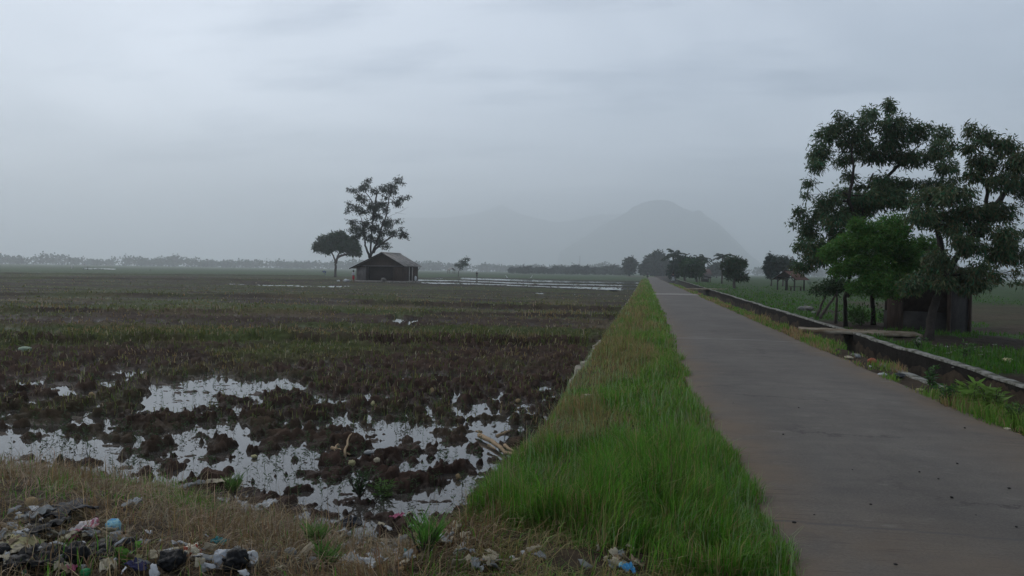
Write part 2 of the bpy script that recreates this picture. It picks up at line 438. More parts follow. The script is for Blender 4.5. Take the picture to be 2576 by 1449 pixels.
# ---- standing water
mw = mat('water_surface', (0.05, 0.045, 0.04), 0.03, spec=0.5, ior=1.36)
t = mw.node_tree; bs = t.nodes['Principled BSDF']
tcn = t.nodes.new('ShaderNodeTexCoord'); nn = t.nodes.new('ShaderNodeTexNoise'); nn.inputs['Scale'].default_value = 3.0; nn.inputs['Detail'].default_value = 3
t.links.new(tcn.outputs['Object'], nn.inputs['Vector'])
bb = t.nodes.new('ShaderNodeBump'); bb.inputs['Strength'].default_value = 0.02; bb.inputs['Distance'].default_value = 0.02
t.links.new(nn.outputs['Fac'], bb.inputs['Height']); t.links.new(bb.outputs[0], bs.inputs['Normal'])
V = [(-130, 5.0, WATER), (-0.9, 5.0, WATER), (-0.9, 112, WATER), (-130, 112, WATER)]
tag(mesh_obj('puddle_water', V, [[(0, 1, 2, 3)]], mw), kind='structure')
# flooded paddies beyond the barn, edged by dark bunds
c5 = lambda x, y: ((x / 2.576 + 1100) * .78922, (y / 2.576 + 860) * .78922)
STR = [([(560, 101), (1090, 113), (1600, 132), (2440, 149)], [(560, 113), (1090, 125), (1600, 145), (2200, 172), (2440, 162)]),
       ([(560, 80), (930, 88), (1600, 113), (2440, 127)], [(560, 94), (930, 98), (1600, 124), (2440, 139)]),
       ([(950, 65), (1600, 85), (2440, 104)], [(950, 77), (1600, 99), (2440, 117)]),
       ([(680, 67), (800, 70)], [(680, 72), (800, 75)])]
for up_, lo_ in STR:
    pts = [U(*c5(*p), -0.44) for p in up_] + [U(*c5(*p), -0.44) for p in reversed(lo_)]
    V = np.array([(p[0], p[1], -0.425) for p in pts])
    tag(mesh_obj('paddy_water', V, [np.arange(len(V))[None, :]], mw), kind='structure')
mbund = mat('bund_earth', (0.04, 0.038, 0.03), 0.9, noise=(2.0, 0.6, 1.4), bump=(8, 0.5))
def ridge(name, pts, w_, h_, m):
    pts = np.array(pts); V = []; q = []
    s = np.linspace(0, 1, 60); ss = np.linspace(0, 1, len(pts))
    pp = np.stack([np.interp(s, ss, pts[:, k]) for k in range(3)], 1)
    tt = np.gradient(pp, axis=0); nn_ = np.stack([-tt[:, 1], tt[:, 0]], 1); nn_ /= np.linalg.norm(nn_, axis=1)[:, None]
    for i in range(60):
        jj = rng.uniform(0.75, 1.25)
        for a, b in ((-1, -0.1), (-0.45, h_ * jj), (0.45, h_ * jj), (1, -0.1)):
            V.append((pp[i, 0] + nn_[i, 0] * a * w_, pp[i, 1] + nn_[i, 1] * a * w_, pp[i, 2] + b))
    for i in range(59):
        for k in range(3): q.append((i * 4 + k, i * 4 + k + 1, i * 4 + 5 + k, i * 4 + 4 + k))
    return tag(mesh_obj(name, V, [q], m, smooth=True), kind='structure')
for line in ([(560, 98), (930, 101), (1600, 129), (2440, 144)], [(930, 82), (1600, 106), (2440, 122)], [(560, 76), (950, 62), (1600, 82), (2440, 101)], [(560, 117), (1090, 130), (1600, 150), (2200, 178)]):
    ridge('earth_bund', [U(*c5(*p), -0.45) for p in line], 0.9, 0.14, mbund)
# far strips of water on the horizon side
for (xa, xb, yy, hh) in ((1185, 1240, 683.0, 1.4),):
    a, b, c, d = U(xa, yy - hh / 2, -0.40), U(xb, yy - hh / 2, -0.40), U(xb, yy + hh / 2, -0.40), U(xa, yy + hh / 2, -0.40)
    tag(mesh_obj('paddy_water', [a, b, c, d], [[(0, 1, 2, 3)]], mw), kind='structure')

# ------------------------------------------------------------------ road
def road_material():
    m = bpy.data.materials.new('worn_concrete'); m.use_nodes = True; t = m.node_tree; bs = t.nodes['Principled BSDF']
    tc = t.nodes.new('ShaderNodeTexCoord')
    def noise(scale, sc3, det=6, ro=0.6):
        mp = t.nodes.new('ShaderNodeMapping'); mp.inputs['Scale'].default_value = sc3
        t.links.new(tc.outputs['Object'], mp.inputs[0])
        n = t.nodes.new('ShaderNodeTexNoise'); n.inputs['Scale'].default_value = scale; n.inputs['Detail'].default_value = det; n.inputs['Roughness'].default_value = ro
        t.links.new(mp.outputs[0], n.inputs['Vector']); return n.outputs['Fac']
    def rng_(v, a, b, c, d):
        r = t.nodes.new('ShaderNodeMapRange'); t.links.new(v, r.inputs[0])
        for i, q in enumerate((a, b, c, d)): r.inputs[i + 1].default_value = q
        return r.outputs[0]
    def mixc(f, a, b, mode='MIX'):
        x = t.nodes.new('ShaderNodeMix'); x.data_type = 'RGBA'; x.blend_type = mode
        for i, v in ((0, f), (6, a), (7, b)):
            if isinstance(v, (int, float)): x.inputs[i].default_value = v
            elif isinstance(v, tuple): x.inputs[i].default_value = (*v, 1)
            else: t.links.new(v, x.inputs[i])
        return x.outputs[2]
    a = t.nodes.new('ShaderNodeAttribute'); a.attribute_name = 'col'     # r: dirt, g: joint, b: fresh concrete
    sp = t.nodes.new('ShaderNodeSeparateColor'); t.links.new(a.outputs['Color'], sp.inputs[0])
    base = mixc(rng_(noise(0.55, (1, 0.5, 1)), 0.35, 0.68, 0, 1), (0.094, 0.083, 0.073), (0.134, 0.120, 0.106))
    base = mixc(1.0, base, mixc(rng_(noise(2.6, (0.7, 1.3, 1)), 0.3, 0.72, 0, 1), (0.84, 0.84, 0.85), (1.14, 1.13, 1.11)), 'MULTIPLY')
    base = mixc(1.0, base, mixc(rng_(noise(90, (0.6, 1.2, 1), 3), 0.3, 0.7, 0, 1), (0.74, 0.74, 0.74), (1.24, 1.24, 1.24)), 'MULTIPLY')
    spk = rng_(noise(42, (1, 1, 1), 2), 0.69, 0.74, 0, 0.65)
    base = mixc(spk, base, (0.06, 0.055, 0.05))
    dirt = t.nodes.new('ShaderNodeMath'); dirt.operation = 'MULTIPLY'
    t.links.new(sp.outputs[0], dirt.inputs[0]); t.links.new(rng_(noise(1.3, (1, 1, 1)), 0.32, 0.6, 0.25, 1), dirt.inputs[1])
    base = mixc(dirt.outputs[0], base, (0.150, 0.108, 0.072))
    broom = rng_(noise(26, (0.09, 1.5, 1), 3), 0.58, 0.66, 0, 0.7)
    bm_ = t.nodes.new('ShaderNodeMath'); bm_.operation = 'MULTIPLY'; t.links.new(broom, bm_.inputs[0]); t.links.new(sp.outputs[0], bm_.inputs[1])
    base = mixc(bm_.outputs[0], base, (0.06, 0.045, 0.035))
    base = mixc(sp.outputs[1], base, (0.075, 0.07, 0.066))
    base = mixc(sp.outputs[2], base, (0.36, 0.34, 0.32))
    vor = t.nodes.new('ShaderNodeTexVoronoi'); vor.feature = 'DISTANCE_TO_EDGE'; vor.inputs['Scale'].default_value = 0.42; vor.inputs['Randomness'].default_value = 1.0
    vm = t.nodes.new('ShaderNodeVectorMath'); vm.operation = 'MULTIPLY_ADD'; vn_ = t.nodes.new('ShaderNodeTexNoise'); vn_.inputs['Scale'].default_value = 1.7; vn_.inputs['Detail'].default_value = 6; vn_.inputs['Roughness'].default_value = 0.7
    t.links.new(tc.outputs['Object'], vn_.inputs['Vector']); t.links.new(vn_.outputs['Color'], vm.inputs[0]); vm.inputs[1].default_value = (.9, .9, .9); t.links.new(tc.outputs['Object'], vm.inputs[2]); t.links.new(vm.outputs[0], vor.inputs['Vector'])
    ck = t.nodes.new('ShaderNodeMath'); ck.operation = 'MULTIPLY'; t.links.new(rng_(vor.outputs['Distance'], 0.0, 0.012, 0.8, 0.0), ck.inputs[0]); t.links.new(rng_(noise(0.5, (1, 1, 1), 2), 0.5, 0.6, 0, 1), ck.inputs[1])
    base = mixc(ck.outputs[0], base, (0.035, 0.03, 0.027))
    stain = rng_(noise(1.1, (1.4, 0.55, 1), 4), 0.60, 0.72, 0, 0.45); base = mixc(stain, base, (0.075, 0.066, 0.058))
    pale = rng_(noise(2.3, (0.8, 1.6, 1), 5), 0.62, 0.70, 0, 0.35); base = mixc(pale, base, (0.20, 0.185, 0.165))
    t.links.new(base, bs.inputs['Base Color'])
    bs.inputs['Roughness'].default_value = 0.8; bs.inputs['Specular IOR Level'].default_value = 0.25
    b = t.nodes.new('ShaderNodeBump'); b.inputs['Strength'].default_value = 0.55; b.inputs['Distance'].default_value = 0.012
    t.links.new(noise(55, (0.5, 1.4, 1), 6, 0.7), b.inputs['Height']); t.links.new(b.outputs[0], bs.inputs['Normal'])
    return m

HUMP_Y = depth(U(1700, 743, 0)) + 2.0
def build_road():
    ys = np.concatenate([np.linspace(-12, 3.5, 12), 3.6 * np.exp(np.arange(0, math.log(70 / 3.6), 0.006)), 70 * np.exp(np.arange(0, math.log(365 / 70), 0.02))])
    us = np.linspace(0, 1, 61)
    Uu, Y = np.meshgrid(us, ys)
    l = road_left(Y) + (fbm(Y * 1.3, Y * 0, 201, 3) - 0.5) * 0.10; r_ = ROAD_R + (fbm(Y * 1.1, Y * 0 + 5, 203, 3) - 0.5) * 0.12
    X = l + (r_ - l) * Uu
    far = sm(280, 365, Y); X = X - far ** 2 * 9
    Z = 0.015 * (1 - (2 * Uu - 1) ** 2) + 0.008 * (fbm(X * 1.2, Y * 0.7, 205, 3) - 0.5)
    Z = Z + 0.07 * sm(HUMP_Y - 2.2, HUMP_Y - 1.8, Y) * (1 - sm(HUMP_Y + 1.0, HUMP_Y + 4, Y))
    ex = np.minimum(X - l, r_ - X)
    nearm = 1 - sm(14, 40, Y)
    dirt = (1 - sm(0.0, 0.42 + 0.5 * fbm(Y * 0.5, Y * 0, 207, 2), ex)) * (0.45 + 0.55 * nearm)
    dirt = np.maximum(dirt, (1 - sm(5.6, 7.2, Y + 1.0 * (X - l))) * 0.55)
    dirt = np.maximum(dirt, (1 - sm(0.2, 1.3, ROAD_R - X)) * (1 - sm(6.5, 11, Y)) * 0.7)
    jt = np.zeros_like(X)
    for yj, wj in ((20.3, 0.10), (5.6, 0.022), (HUMP_Y - 2.0, 0.18), (33.5, 0.08)):
        jt = np.maximum(jt, (1 - sm(wj * 0.5, wj, np.abs(Y - yj + 0.1 * X))) * (0.35 if yj > 7 else 0.85) * (1.6 if yj > 40 else 1))
    fresh = sm(HUMP_Y - 1.9, HUMP_Y - 1.8, Y) * (1 - sm(HUMP_Y + 3.0, HUMP_Y + 3.4, Y)) * 0.45
    fresh = np.maximum(fresh, (1 - sm(0.03, 0.07, np.abs(Y - 20.75 + 0.1 * X))) * 0.3)
    nr, nc = X.shape
    V = np.stack([X.ravel(), Y.ravel(), Z.ravel()], 1)
    col = np.stack([dirt.ravel(), np.clip(jt, 0, 1).ravel(), fresh.ravel()], 1)
    i = (np.arange(nr - 1)[:, None] * nc + np.arange(nc - 1)[None, :]).ravel()
    q = [np.stack([i, i + 1, i + nc + 1, i + nc], 1)]
    for cidx in (0, nc - 1):      # skirts
        b = len(V); e = np.arange(nr) * nc + cidx
        V = np.vstack([V, V[e] + np.array([0, 0, -0.16])]); col = np.vstack([col, np.tile([0.9, 0.2, 0], (nr, 1))])
        k = np.arange(nr - 1)
        q.append(np.stack([e[k], e[k + 1], b + k + 1, b + k], 1) if cidx == 0 else np.stack([e[k], b + k, b + k + 1, e[k + 1]], 1))
    return tag(mesh_obj('road', V, q, road_material(), None, col, smooth=False), kind='structure')
build_road()

# ------------------------------------------------------------------ walls along the verge and the canal
def wall_strip(name, xf, y0, y1, w_, ztop, zbot, m, label, cat, jit=0.03, step=0.35, gaps=None, group=None, taper=0.0):
    ys = [y0]
    while ys[-1] < y1: ys.append(ys[-1] + step * max(1, ys[-1] / 18))
    ys = np.array(ys); V = []; q = []
    for y in ys:
        x = float(xf(y)); k = 1.0
        zt = ztop + rng.normal(0, jit * 0.5)
        zb = zbot
        if gaps is not None:
            g_ = gaps(y); zt -= g_
            if ztop - zbot < 0.2: zb -= g_
        j = rng.normal(0, jit, 4)
        V += [(x + j[0] - taper, y, zb), (x + j[1], y, zt), (x + w_ + j[2], y, zt + j[3] * 0.3), (x + w_ + j[2], y, zb)]
    for i in range(len(ys) - 1):
        for k in range(3): q.append((i * 4 + k + 1, i * 4 + k, i * 4 + 4 + k, i * 4 + 5 + k))
    n = len(ys) - 1
    q += [(0, 1, 2, 3), (n * 4 + 3, n * 4 + 2, n * 4 + 1, n * 4)]
    o = mesh_obj(name, V, [q], m)
    return tag(o, label, cat, group)
mstone = mat('mossy_stone', (0.30, 0.27, 0.22), 0.9, noise=(5, 0.45, 0.62), c2=(0.11, 0.10, 0.07), bump=(14, 0.9, 0.05))
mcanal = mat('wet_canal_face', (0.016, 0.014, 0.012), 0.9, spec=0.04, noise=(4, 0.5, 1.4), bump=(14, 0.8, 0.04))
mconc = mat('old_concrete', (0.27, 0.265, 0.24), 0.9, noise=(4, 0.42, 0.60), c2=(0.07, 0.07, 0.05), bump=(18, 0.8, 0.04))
wall_strip('retaining_wall', lambda y: bank_edge(np.array(y)) - 0.10, 7.2, 90, 0.22, -0.13, -0.75, mstone, 'low pale stone retaining wall between the muddy field and the grass verge', 'wall', jit=0.04,
           gaps=lambda y: 0.22 * float(sm(0.45, 0.6, fbm(np.array([y * 0.35]), np.array([0.0]), 301, 2))[0]), taper=0.12)
def canal_wall(xf, label, gap, seed, wd):
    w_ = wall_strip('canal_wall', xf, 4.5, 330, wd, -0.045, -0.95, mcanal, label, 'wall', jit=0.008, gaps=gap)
    c = wall_strip('coping', lambda y: xf(y) - 0.012, 4.5, 330, wd + 0.016, 0.0, -0.043, mconc, None, None, jit=0.006, gaps=gap)
    c.parent = w_
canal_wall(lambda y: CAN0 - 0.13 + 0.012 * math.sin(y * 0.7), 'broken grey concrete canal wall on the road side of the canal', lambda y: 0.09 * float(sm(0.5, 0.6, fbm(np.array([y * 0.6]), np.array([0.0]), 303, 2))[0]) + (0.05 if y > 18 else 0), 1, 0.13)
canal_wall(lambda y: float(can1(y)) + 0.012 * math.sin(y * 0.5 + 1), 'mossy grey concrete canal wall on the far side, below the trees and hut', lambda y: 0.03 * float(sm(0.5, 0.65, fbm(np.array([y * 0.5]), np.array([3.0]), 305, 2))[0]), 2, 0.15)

# ------------------------------------------------------------------ grass
def blades(name, pos, h, wd, lean, col, label=None, bend=0.35, kind='stuff', m='grass'):
    n = len(pos); a = rng.uniform(0, 2 * math.pi, n); b = 4 * math.pi * fbm(pos[:, 0] * 2.2, pos[:, 1] * 2.2, 777, 2) + rng.normal(0, 0.9, n)
    side = np.stack([np.cos(a), np.sin(a), np.zeros(n)], 1) * (wd / 2)[:, None]
    ln = np.stack([np.cos(b), np.sin(b), np.zeros(n)], 1) * (h * lean)[:, None]
    z = np.zeros((n, 3)); vert = np.sqrt(np.maximum(0.05, 1 - np.minimum(lean, 0.97) ** 2)); z[:, 2] = h * vert
    mid = pos + ln * bend * 0.8 + z * 0.62
    tip = pos + ln + z * (0.98 - 0.25 * np.minimum(lean, 1))[:, None]
    V = np.empty((n, 5, 3)); V[:, 0] = pos - side; V[:, 1] = pos + side; V[:, 2] = mid - side * 0.8; V[:, 3] = mid + side * 0.8; V[:, 4] = tip
    V[:, :2, 2] -= 0.015
    b_ = np.arange(n)[:, None] * 5
    q = b_ + np.array([[0, 1, 3, 2]]); t3 = b_ + np.array([[2, 3, 4]])
    C = np.repeat(col, 5, 0)
    o = mesh_obj(name, V.reshape(-1, 3), [q, t3], M[m], None, C)
    return tag(o, label, kind=kind)

GREEN = np.array([0.052, 0.235, 0.013]); GREEN2 = np.array([0.150, 0.255, 0.036]); DRY = np.array([0.30, 0.215, 0.105]); BROWN = np.array([0.15, 0.092, 0.048])
def shade(c, s=0.25):
    return c * rng.uniform(1 - s, 1 + s, len(c))[:, None] * (1 + rng.normal(0, 0.06, c.shape))
def mixn(a, b, k): return a * (1 - k[:, None]) + b * k[:, None]

def verge():
    n = 115000
    u = rng.uniform(0, 1, n) ** 0.85; y = 1 / (1 / 3.6 + (1 / 200 - 1 / 3.6) * (1 - (1 - u)) )
    e = bank_edge(y); rl = road_left(y)
    rl2 = rl + 0.02 + 0.22 * (fbm(y * 1.6, y * 0 + 2, 405, 3) - .45) * np.clip(y / 10, .5, 2)
    x = e - 0.12 + (rl2 - e + 0.12) * rng.uniform(0, 1, n)
    keep = np.ones(n, bool)
    fl = (0.1816 + 1.1396) * (y - 5.645) - (4.680 - 5.645) * (x + 1.1396)      # in front of this line the green gives out
    front = 1 - sm(-0.55, 0.45, fl + 1.1 * (fbm(x * 3, y * 3, 407, 2) - .5)); keep &= rng.uniform(0, 1, n) > 0.72 * front
    # bare dark hollow at the front
    hol = G(1520, 1415); keep &= ~((np.hypot((x - hol[0]) / 0.42, (y - hol[1]) / 0.22) < 1) & (rng.uniform(0, 1, n) < 0.85))
    pt = fbm(x * 1.5, y * 0.8, 401, 3)
    keep &= rng.uniform(0, 1, n) < 0.55 + 0.9 * sm(0.3, 0.6, pt)
    x, y, pt, front = x[keep], y[keep], pt[keep], front[keep]; n = len(x)
    z = gz(x, y)
    f = (x - bank_edge(y)) / (road_left(y) - bank_edge(y))
    dry = sm(0.46, 0.72, fbm(x * 1.1, y * 0.45, 403, 3) + 0.55 * (0.56 - f) * sm(6.8, 9, y) - 0.30 * (1 - sm(6.0, 8.5, y)) * sm(-0.9, -0.3, x) + 0.05 * (1 - sm(25, 40, y)))
    dry = np.where(rng.uniform(0, 1, n) < 0.15, 1.0, dry); dry = np.maximum(dry, front * 0.85)
    c = mixn(mixn(np.tile(GREEN, (n, 1)), np.tile(GREEN2, (n, 1)), np.clip(rng.normal(0.42, 0.3, n) + sm(8, 14, y) * 0.3, 0, 1)), np.tile(DRY, (n, 1)), np.where(rng.uniform(0, 1, n) < dry * 0.9, rng.uniform(.6, 1, n), rng.uniform(0, .15, n)))
    h = rng.uniform(0.08, 0.20, n) * (0.6 + 0.9 * sm(0.35, 0.65, pt)) * (0.75 + 0.5 * np.sin(np.clip(f, 0, 1) * math.pi)) * (1 + 0.3 * (1 - sm(6, 9, y)))
    h = np.where((y < 9) & (f > 0.85), h * 0.75, h) * (1 - 0.55 * front)
    wd = np.maximum(rng.uniform(0.004, 0.008, n), y * 0.00085)
    lean = np.abs(rng.normal(0.45, 0.3, n))
    pt2 = fbm(x * 5, y * 5, 409, 2); h = h * (0.55 + 0.9 * pt2)
    sk = rng.uniform(0, 1, n) < 0.07 * (1 - front); h = np.where(sk, rng.uniform(.14, .32, n), h); wd = np.where(sk, np.maximum(.003, y * .0005), wd); c = np.where(sk[:, None], np.array([.24, .33, .15]), c)  # pale seed stems; their colour also paints in highlights on the blades
    lean = np.where(front > .4, rng.uniform(.5, 1.4, n), lean)
    blades('verge_grass', np.stack([x, y, z], 1), h, wd, lean, shade(c, .4), 'bright green grass with dry patches on the verge beside the road')
verge()

def front_bank():
    n = 105000
    x = -8.5 + 7.6 * rng.uniform(0, 1, n) ** 0.8
    y = 3.5 + (9.0 - 3.5) * rng.uniform(0, 1, n) ** 1.1
    lim = np.interp(x, LX, LY) + 0.22 * (fbm(x * 2, x * 0, 411, 2) - 0.3)
    keep = (y < lim)
    x, y, lim = x[keep], y[keep], lim[keep]
    px = CX + F * (np.stack([x, y, 0 * x - 0.2], 1) - CAM) @ rt / ((np.stack([x, y, 0 * x - 0.2], 1) - CAM) @ fwd)
    # trash lies where the straw is thin
    tr = (sm(4.9, 5.7, y + 0.1 * (x + 4)))
    thin = np.where(x < -1.9, 0.25 + 0.75 * tr, 0.45 + 0.55 * sm(5.0, 6.0, y))
    clump = sm(0.36, 0.62, fbm(x * 2.2, y * 2.2, 413, 3))
    keep = rng.uniform(0, 1, len(x)) < thin * (0.3 + 0.8 * clump)
    x, y, lim = x[keep], y[keep], lim[keep]; n = len(x)
    z = gz(x, y)
    gp = sm(0.56, 0.70, fbm(x * 1.6, y * 1.6, 415, 3) + 0.10 * sm(-2.8, -1.5, x) + 0.05 * sm(0.5, 0, lim - y))
    gcol = mixn(np.tile(GREEN, (n, 1)), np.tile(GREEN2, (n, 1)), rng.uniform(0.1, 0.9, n))
    b = fbm(x * 1.2, y * 1.2, 417, 3)
    bro = mixn(np.tile(BROWN * 1.15, (n, 1)), np.tile(DRY, (n, 1)), np.clip(rng.normal(0.42, 0.35, n) + (b - 0.5), 0, 1))
    c = mixn(bro, gcol, np.where(rng.uniform(0, 1, n) < gp * .9 + .06, 1.0, 0.0))
    stalk = rng.uniform(0, 1, n) < 0.28
    h = rng.uniform(0.06, 0.17, n) * (0.6 + 0.8 * clumpy(x, y))
    h = np.where(stalk, rng.uniform(0.2, 0.38, n), h)
    lean = np.where(stalk & (rng.uniform(0, 1, n) < 0.7), rng.uniform(0.8, 1.5, n), np.abs(rng.normal(0.75, 0.5, n)))
    wd = np.where(stalk, rng.uniform(0.003, 0.006, n), rng.uniform(0.004, 0.009, n))
    c = np.where(stalk[:, None], np.array([.40, .31, .19]) * rng.uniform(.4, 1.25, n)[:, None], c)
    # loose straw fallen over the rubbish
    k = 3200; xs = rng.uniform(-4.2, -0.5, k); ys = rng.uniform(4.2, 6.6, k); ok = ys < np.interp(xs, LX, LY) - .1; xs, ys = xs[ok], ys[ok]; k = len(xs)
    x = np.concatenate([x, xs]); y = np.concatenate([y, ys]); z = np.concatenate([z, gz(xs, ys) + rng.uniform(0.0, 0.09, k)]); h = np.concatenate([h, rng.uniform(.12, .32, k)]); wd = np.concatenate([wd, rng.uniform(.003, .007, k)]); lean = np.concatenate([lean, rng.uniform(.96, 1.3, k)])
    c = np.vstack([c, np.tile(DRY, (k, 1)) * rng.uniform(.45, 1.1, k)[:, None]])
    blades('dry_grass', np.stack([x, y, z], 1), h, wd, lean, shade(c, 0.35), 'brown straw and dry grass on the near bank')
def clumpy(x, y): return sm(0.35, 0.7, fbm(x * 2.2, y * 2.2, 413, 3))
front_bank()

def shoulder():
    n = 26000
    u = rng.uniform(0, 1, n) ** 0.9; y = 1 / (1 / 5.0 + (1 / 130 - 1 / 5.0) * u)
    x = rng.uniform(ROAD_R - 0.10, CAN0 + 0.02, n)
    pt = fbm(x * 1.2, y * 0.7, 421, 3)
    keep = rng.uniform(0, 1, n) < sm(0.41, 0.60, pt + 0.12 * sm(16, 22, y) + 0.06 * (x - 3.6))
    x, y, pt = x[keep], y[keep], pt[keep]; n = len(x); z = np.maximum(gz(x, y), -0.05)
    dry = np.where(rng.uniform(0, 1, n) < .12 + .8 * sm(0.44, 0.62, fbm(x * 2, y * 0.9, 423, 3)), 1.0, 0.1)
    c = mixn(mixn(np.tile(GREEN * 1.0, (n, 1)), np.tile(GREEN2 * 1.05, (n, 1)), rng.uniform(0.2, 1, n)), np.tile(DRY, (n, 1)), dry)
    h = rng.uniform(0.06, 0.2, n) * (0.6 + 0.8 * sm(0.4, 0.65, pt)); wd = np.maximum(rng.uniform(0.005, 0.012, n), y * 0.00095)
    blades('shoulder_grass', np.stack([x, y, z], 1), h, wd, np.abs(rng.normal(0.55, 0.35, n)), shade(c, 0.3), 'green and yellow weeds on the narrow shoulder between road and canal')
    n = 42000
    u = rng.uniform(0, 1, n); y = 1 / (1 / 9.0 + (1 / 160 - 1 / 9.0) * u)
    x = can1(y) + 0.18 + rng.uniform(0, 1, n) ** 1.3 * (2.5 + 0.3 * y)
    _, col, _, _, _ = height(x, y)
    keep = rng.uniform(0, 1, n) < sm(0.05, 0.6, (col[:, 1] - col[:, 0]) / 0.04 + 0.08)
    x, y = x[keep], y[keep]; n = len(x); z = gz(x, y)
    c = mixn(np.tile(GREEN * 0.6, (n, 1)), np.tile(GREEN2 * 0.55, (n, 1)), rng.uniform(0, 1, n))
    h = rng.uniform(0.06, 0.2, n); wd = np.maximum(rng.uniform(0.006, 0.014, n), y * 0.0010)
    blades('canal_bank_grass', np.stack([x, y, z], 1), h, wd, np.abs(rng.normal(0.5, 0.35, n)), shade(c, 0.35), 'patchy low green grass on the ground beyond the canal')
shoulder()

def field_weeds():
    n = 150000
    u = rng.uniform(0, 1, n); y = 1 / (1 / 10.0 + (1 / 150 - 1 / 10.0) * u ** 0.9)
    th = np.radians(rng.uniform(-50, 0, n)); x = y * np.tan(th)
    keep = (x < bank_edge(y) - 0.1) & (y > np.interp(x, LX, LY))
    x, y = x[keep], y[keep]
    z, col, wet, gk, pm = height(x, y)
    r = np.hypot(x, y)
    tuft = sm(0.45, 0.7, fbm(x * 1.1, y * 0.8, 431, 3))
    # a yellow-green band along the bunds
    bd = np.zeros_like(x)
    for (x0, y0, x1, y1, hh, ww) in BUNDS[:6]:
        tx, ty = x1 - x0, y1 - y0; ln = math.hypot(tx, ty); tx /= ln; ty /= ln
        s = (x - x0) * tx + (y - y0) * ty; d = np.abs((x - x0) * ty - (y - y0) * tx)
        bd = np.maximum(bd, (1 - sm(0.3, 1.1, d)) * (s > 0) * (s < ln))
    keep = (rng.uniform(0, 1, len(x)) < np.clip(0.16 * sm(9, 14, r) + 0.8 * gk * tuft + 0.75 * bd * sm(0.35, 0.6, fbm(x * 0.3, y * 0.3, 433, 2)), 0, 1)) & (z > WATER + 0.02)
    x, y, z, r, gk, bd = (q[keep] for q in (x, y, z, r, gk, bd)); n = len(x)
    dry = sm(0.52, 0.68, fbm(x * 0.25 + 9, y * 0.35, 435, 3)); dry = np.clip(dry + rng.normal(0, 0.2, n), 0, 1)
    c = mixn(mixn(np.tile(np.array([0.075, 0.105, 0.028]), (n, 1)), np.tile(np.array([0.145, 0.155, 0.045]), (n, 1)), rng.uniform(0, 1, n)), np.tile(DRY * 0.85, (n, 1)), dry)
    st = rng.uniform(0, 1, n) < 0.13; c = np.where(st[:, None], np.array([.30, .255, .17]), c)
    h = rng.uniform(0.05, 0.16, n) * (1 + 0.8 * bd) * (1 - 0.35 * sm(50, 90, r)); wd = np.maximum(0.006, r * 0.0011)
    blades('field_weeds', np.stack([x, y, z], 1), h, wd, np.abs(rng.normal(0.5, 0.3, n)), shade(c, 0.3), 'low weeds and dry stubble scattered over the ploughed mud')
field_weeds()

def sprigs():
    """little leafy stems standing in the wet mud and puddles"""
    n = 1500
    y = rng.uniform(6.9, 15.5, n); x = y * np.tan(np.radians(rng.uniform(-44, -4, n)))
    cl = fbm(x * 1.4, y * 1.4, 441, 3)
    keep = (x < bank_edge(y) - 0.15) & (y > np.interp(x, LX, LY) + 0.0) & (rng.uniform(0, 1, n) < sm(0.42, 0.6, cl + 0.12 * (1 - sm(8, 11, y))))
    x, y = x[keep], y[keep]; z = np.maximum(gz(x, y), WATER) - 0.02
    V = []; T = []; C = []
    P0 = []; D = []; Ln = []; Wd = []
    for i in range(len(x)):
        hh = rng.uniform(0.08, 0.26); tip = np.array([x[i] + rng.normal(0, 0.03), y[i] + rng.normal(0, 0.03), z[i] + hh])
        b0 = np.array([x[i], y[i], z[i]])
        P0.append(b0); D.append((tip - b0) / np.linalg.norm(tip - b0)); Ln.append(np.linalg.norm(tip - b0)); Wd.append(0.006)
        for k in range(rng.integers(6, 13)):
            s = rng.uniform(0.35, 1.0); a = rng.uniform(0, 6.28)
            d = np.array([math.cos(a), math.sin(a), rng.uniform(0.1, 0.7)]); d /= np.linalg.norm(d)
            P0.append(b0 + (tip - b0) * s); D.append(d); Ln.append(rng.uniform(0.025, 0.055)); Wd.append(0.011)
    leaf_mesh('water_weeds', np.array(P0), np.array(D), np.array(Ln), np.array(Wd), np.array([0.05, 0.085, 0.035]), None, 'stuff')

def leaf_mesh(name, P0, D, Ln, Wd, base, parent=None, kind=None, var=0.3, cols=None, label=None):
    n = len(P0)
    rv = rng.normal(0, 1, (n, 3)); s = np.cross(D, rv); s /= np.linalg.norm(s, axis=1)[:, None] + 1e-9
    nrm = np.cross(D, s)
    V = np.empty((n, 4, 3)); mid = P0 + D * (Ln * 0.45)[:, None]
    V[:, 0] = P0; V[:, 1] = mid + s * (Wd / 2)[:, None] + nrm * (Wd * 0.12)[:, None]; V[:, 2] = P0 + D * Ln[:, None]; V[:, 3] = mid - s * (Wd / 2)[:, None] + nrm * (Wd * 0.12)[:, None]
    b = np.arange(n)[:, None] * 4
    c = (np.tile(base, (n, 1)) if cols is None else cols) * rng.uniform(1 - var, 1 + var, n)[:, None]
    o = mesh_obj(name, V.reshape(-1, 3), [b + np.array([[0, 1, 2]]), b + np.array([[0, 2, 3]])], M['leaf'], parent, np.repeat(c, 4, 0))
    if kind or label: tag(o, label, kind=kind)
    return o
sprigs()

# ------------------------------------------------------------------ trees
def limb_curve(a, b, sag=0.12, n=6):
    a = np.asarray(a, float); b = np.asarray(b, float)
    t = np.linspace(0, 1, n)[:, None]; d = b - a; ln = np.linalg.norm(d)
    off = np.array([rng.normal(0, 1), rng.normal(0, 1), abs(rng.normal(0.4, 0.5))]) * ln * sag
    return a + d * t + off * (4 * t * (1 - t)) * 0.5 + rng.normal(0, ln * 0.012, (n, 3)) * (t * (1 - t) * 4)

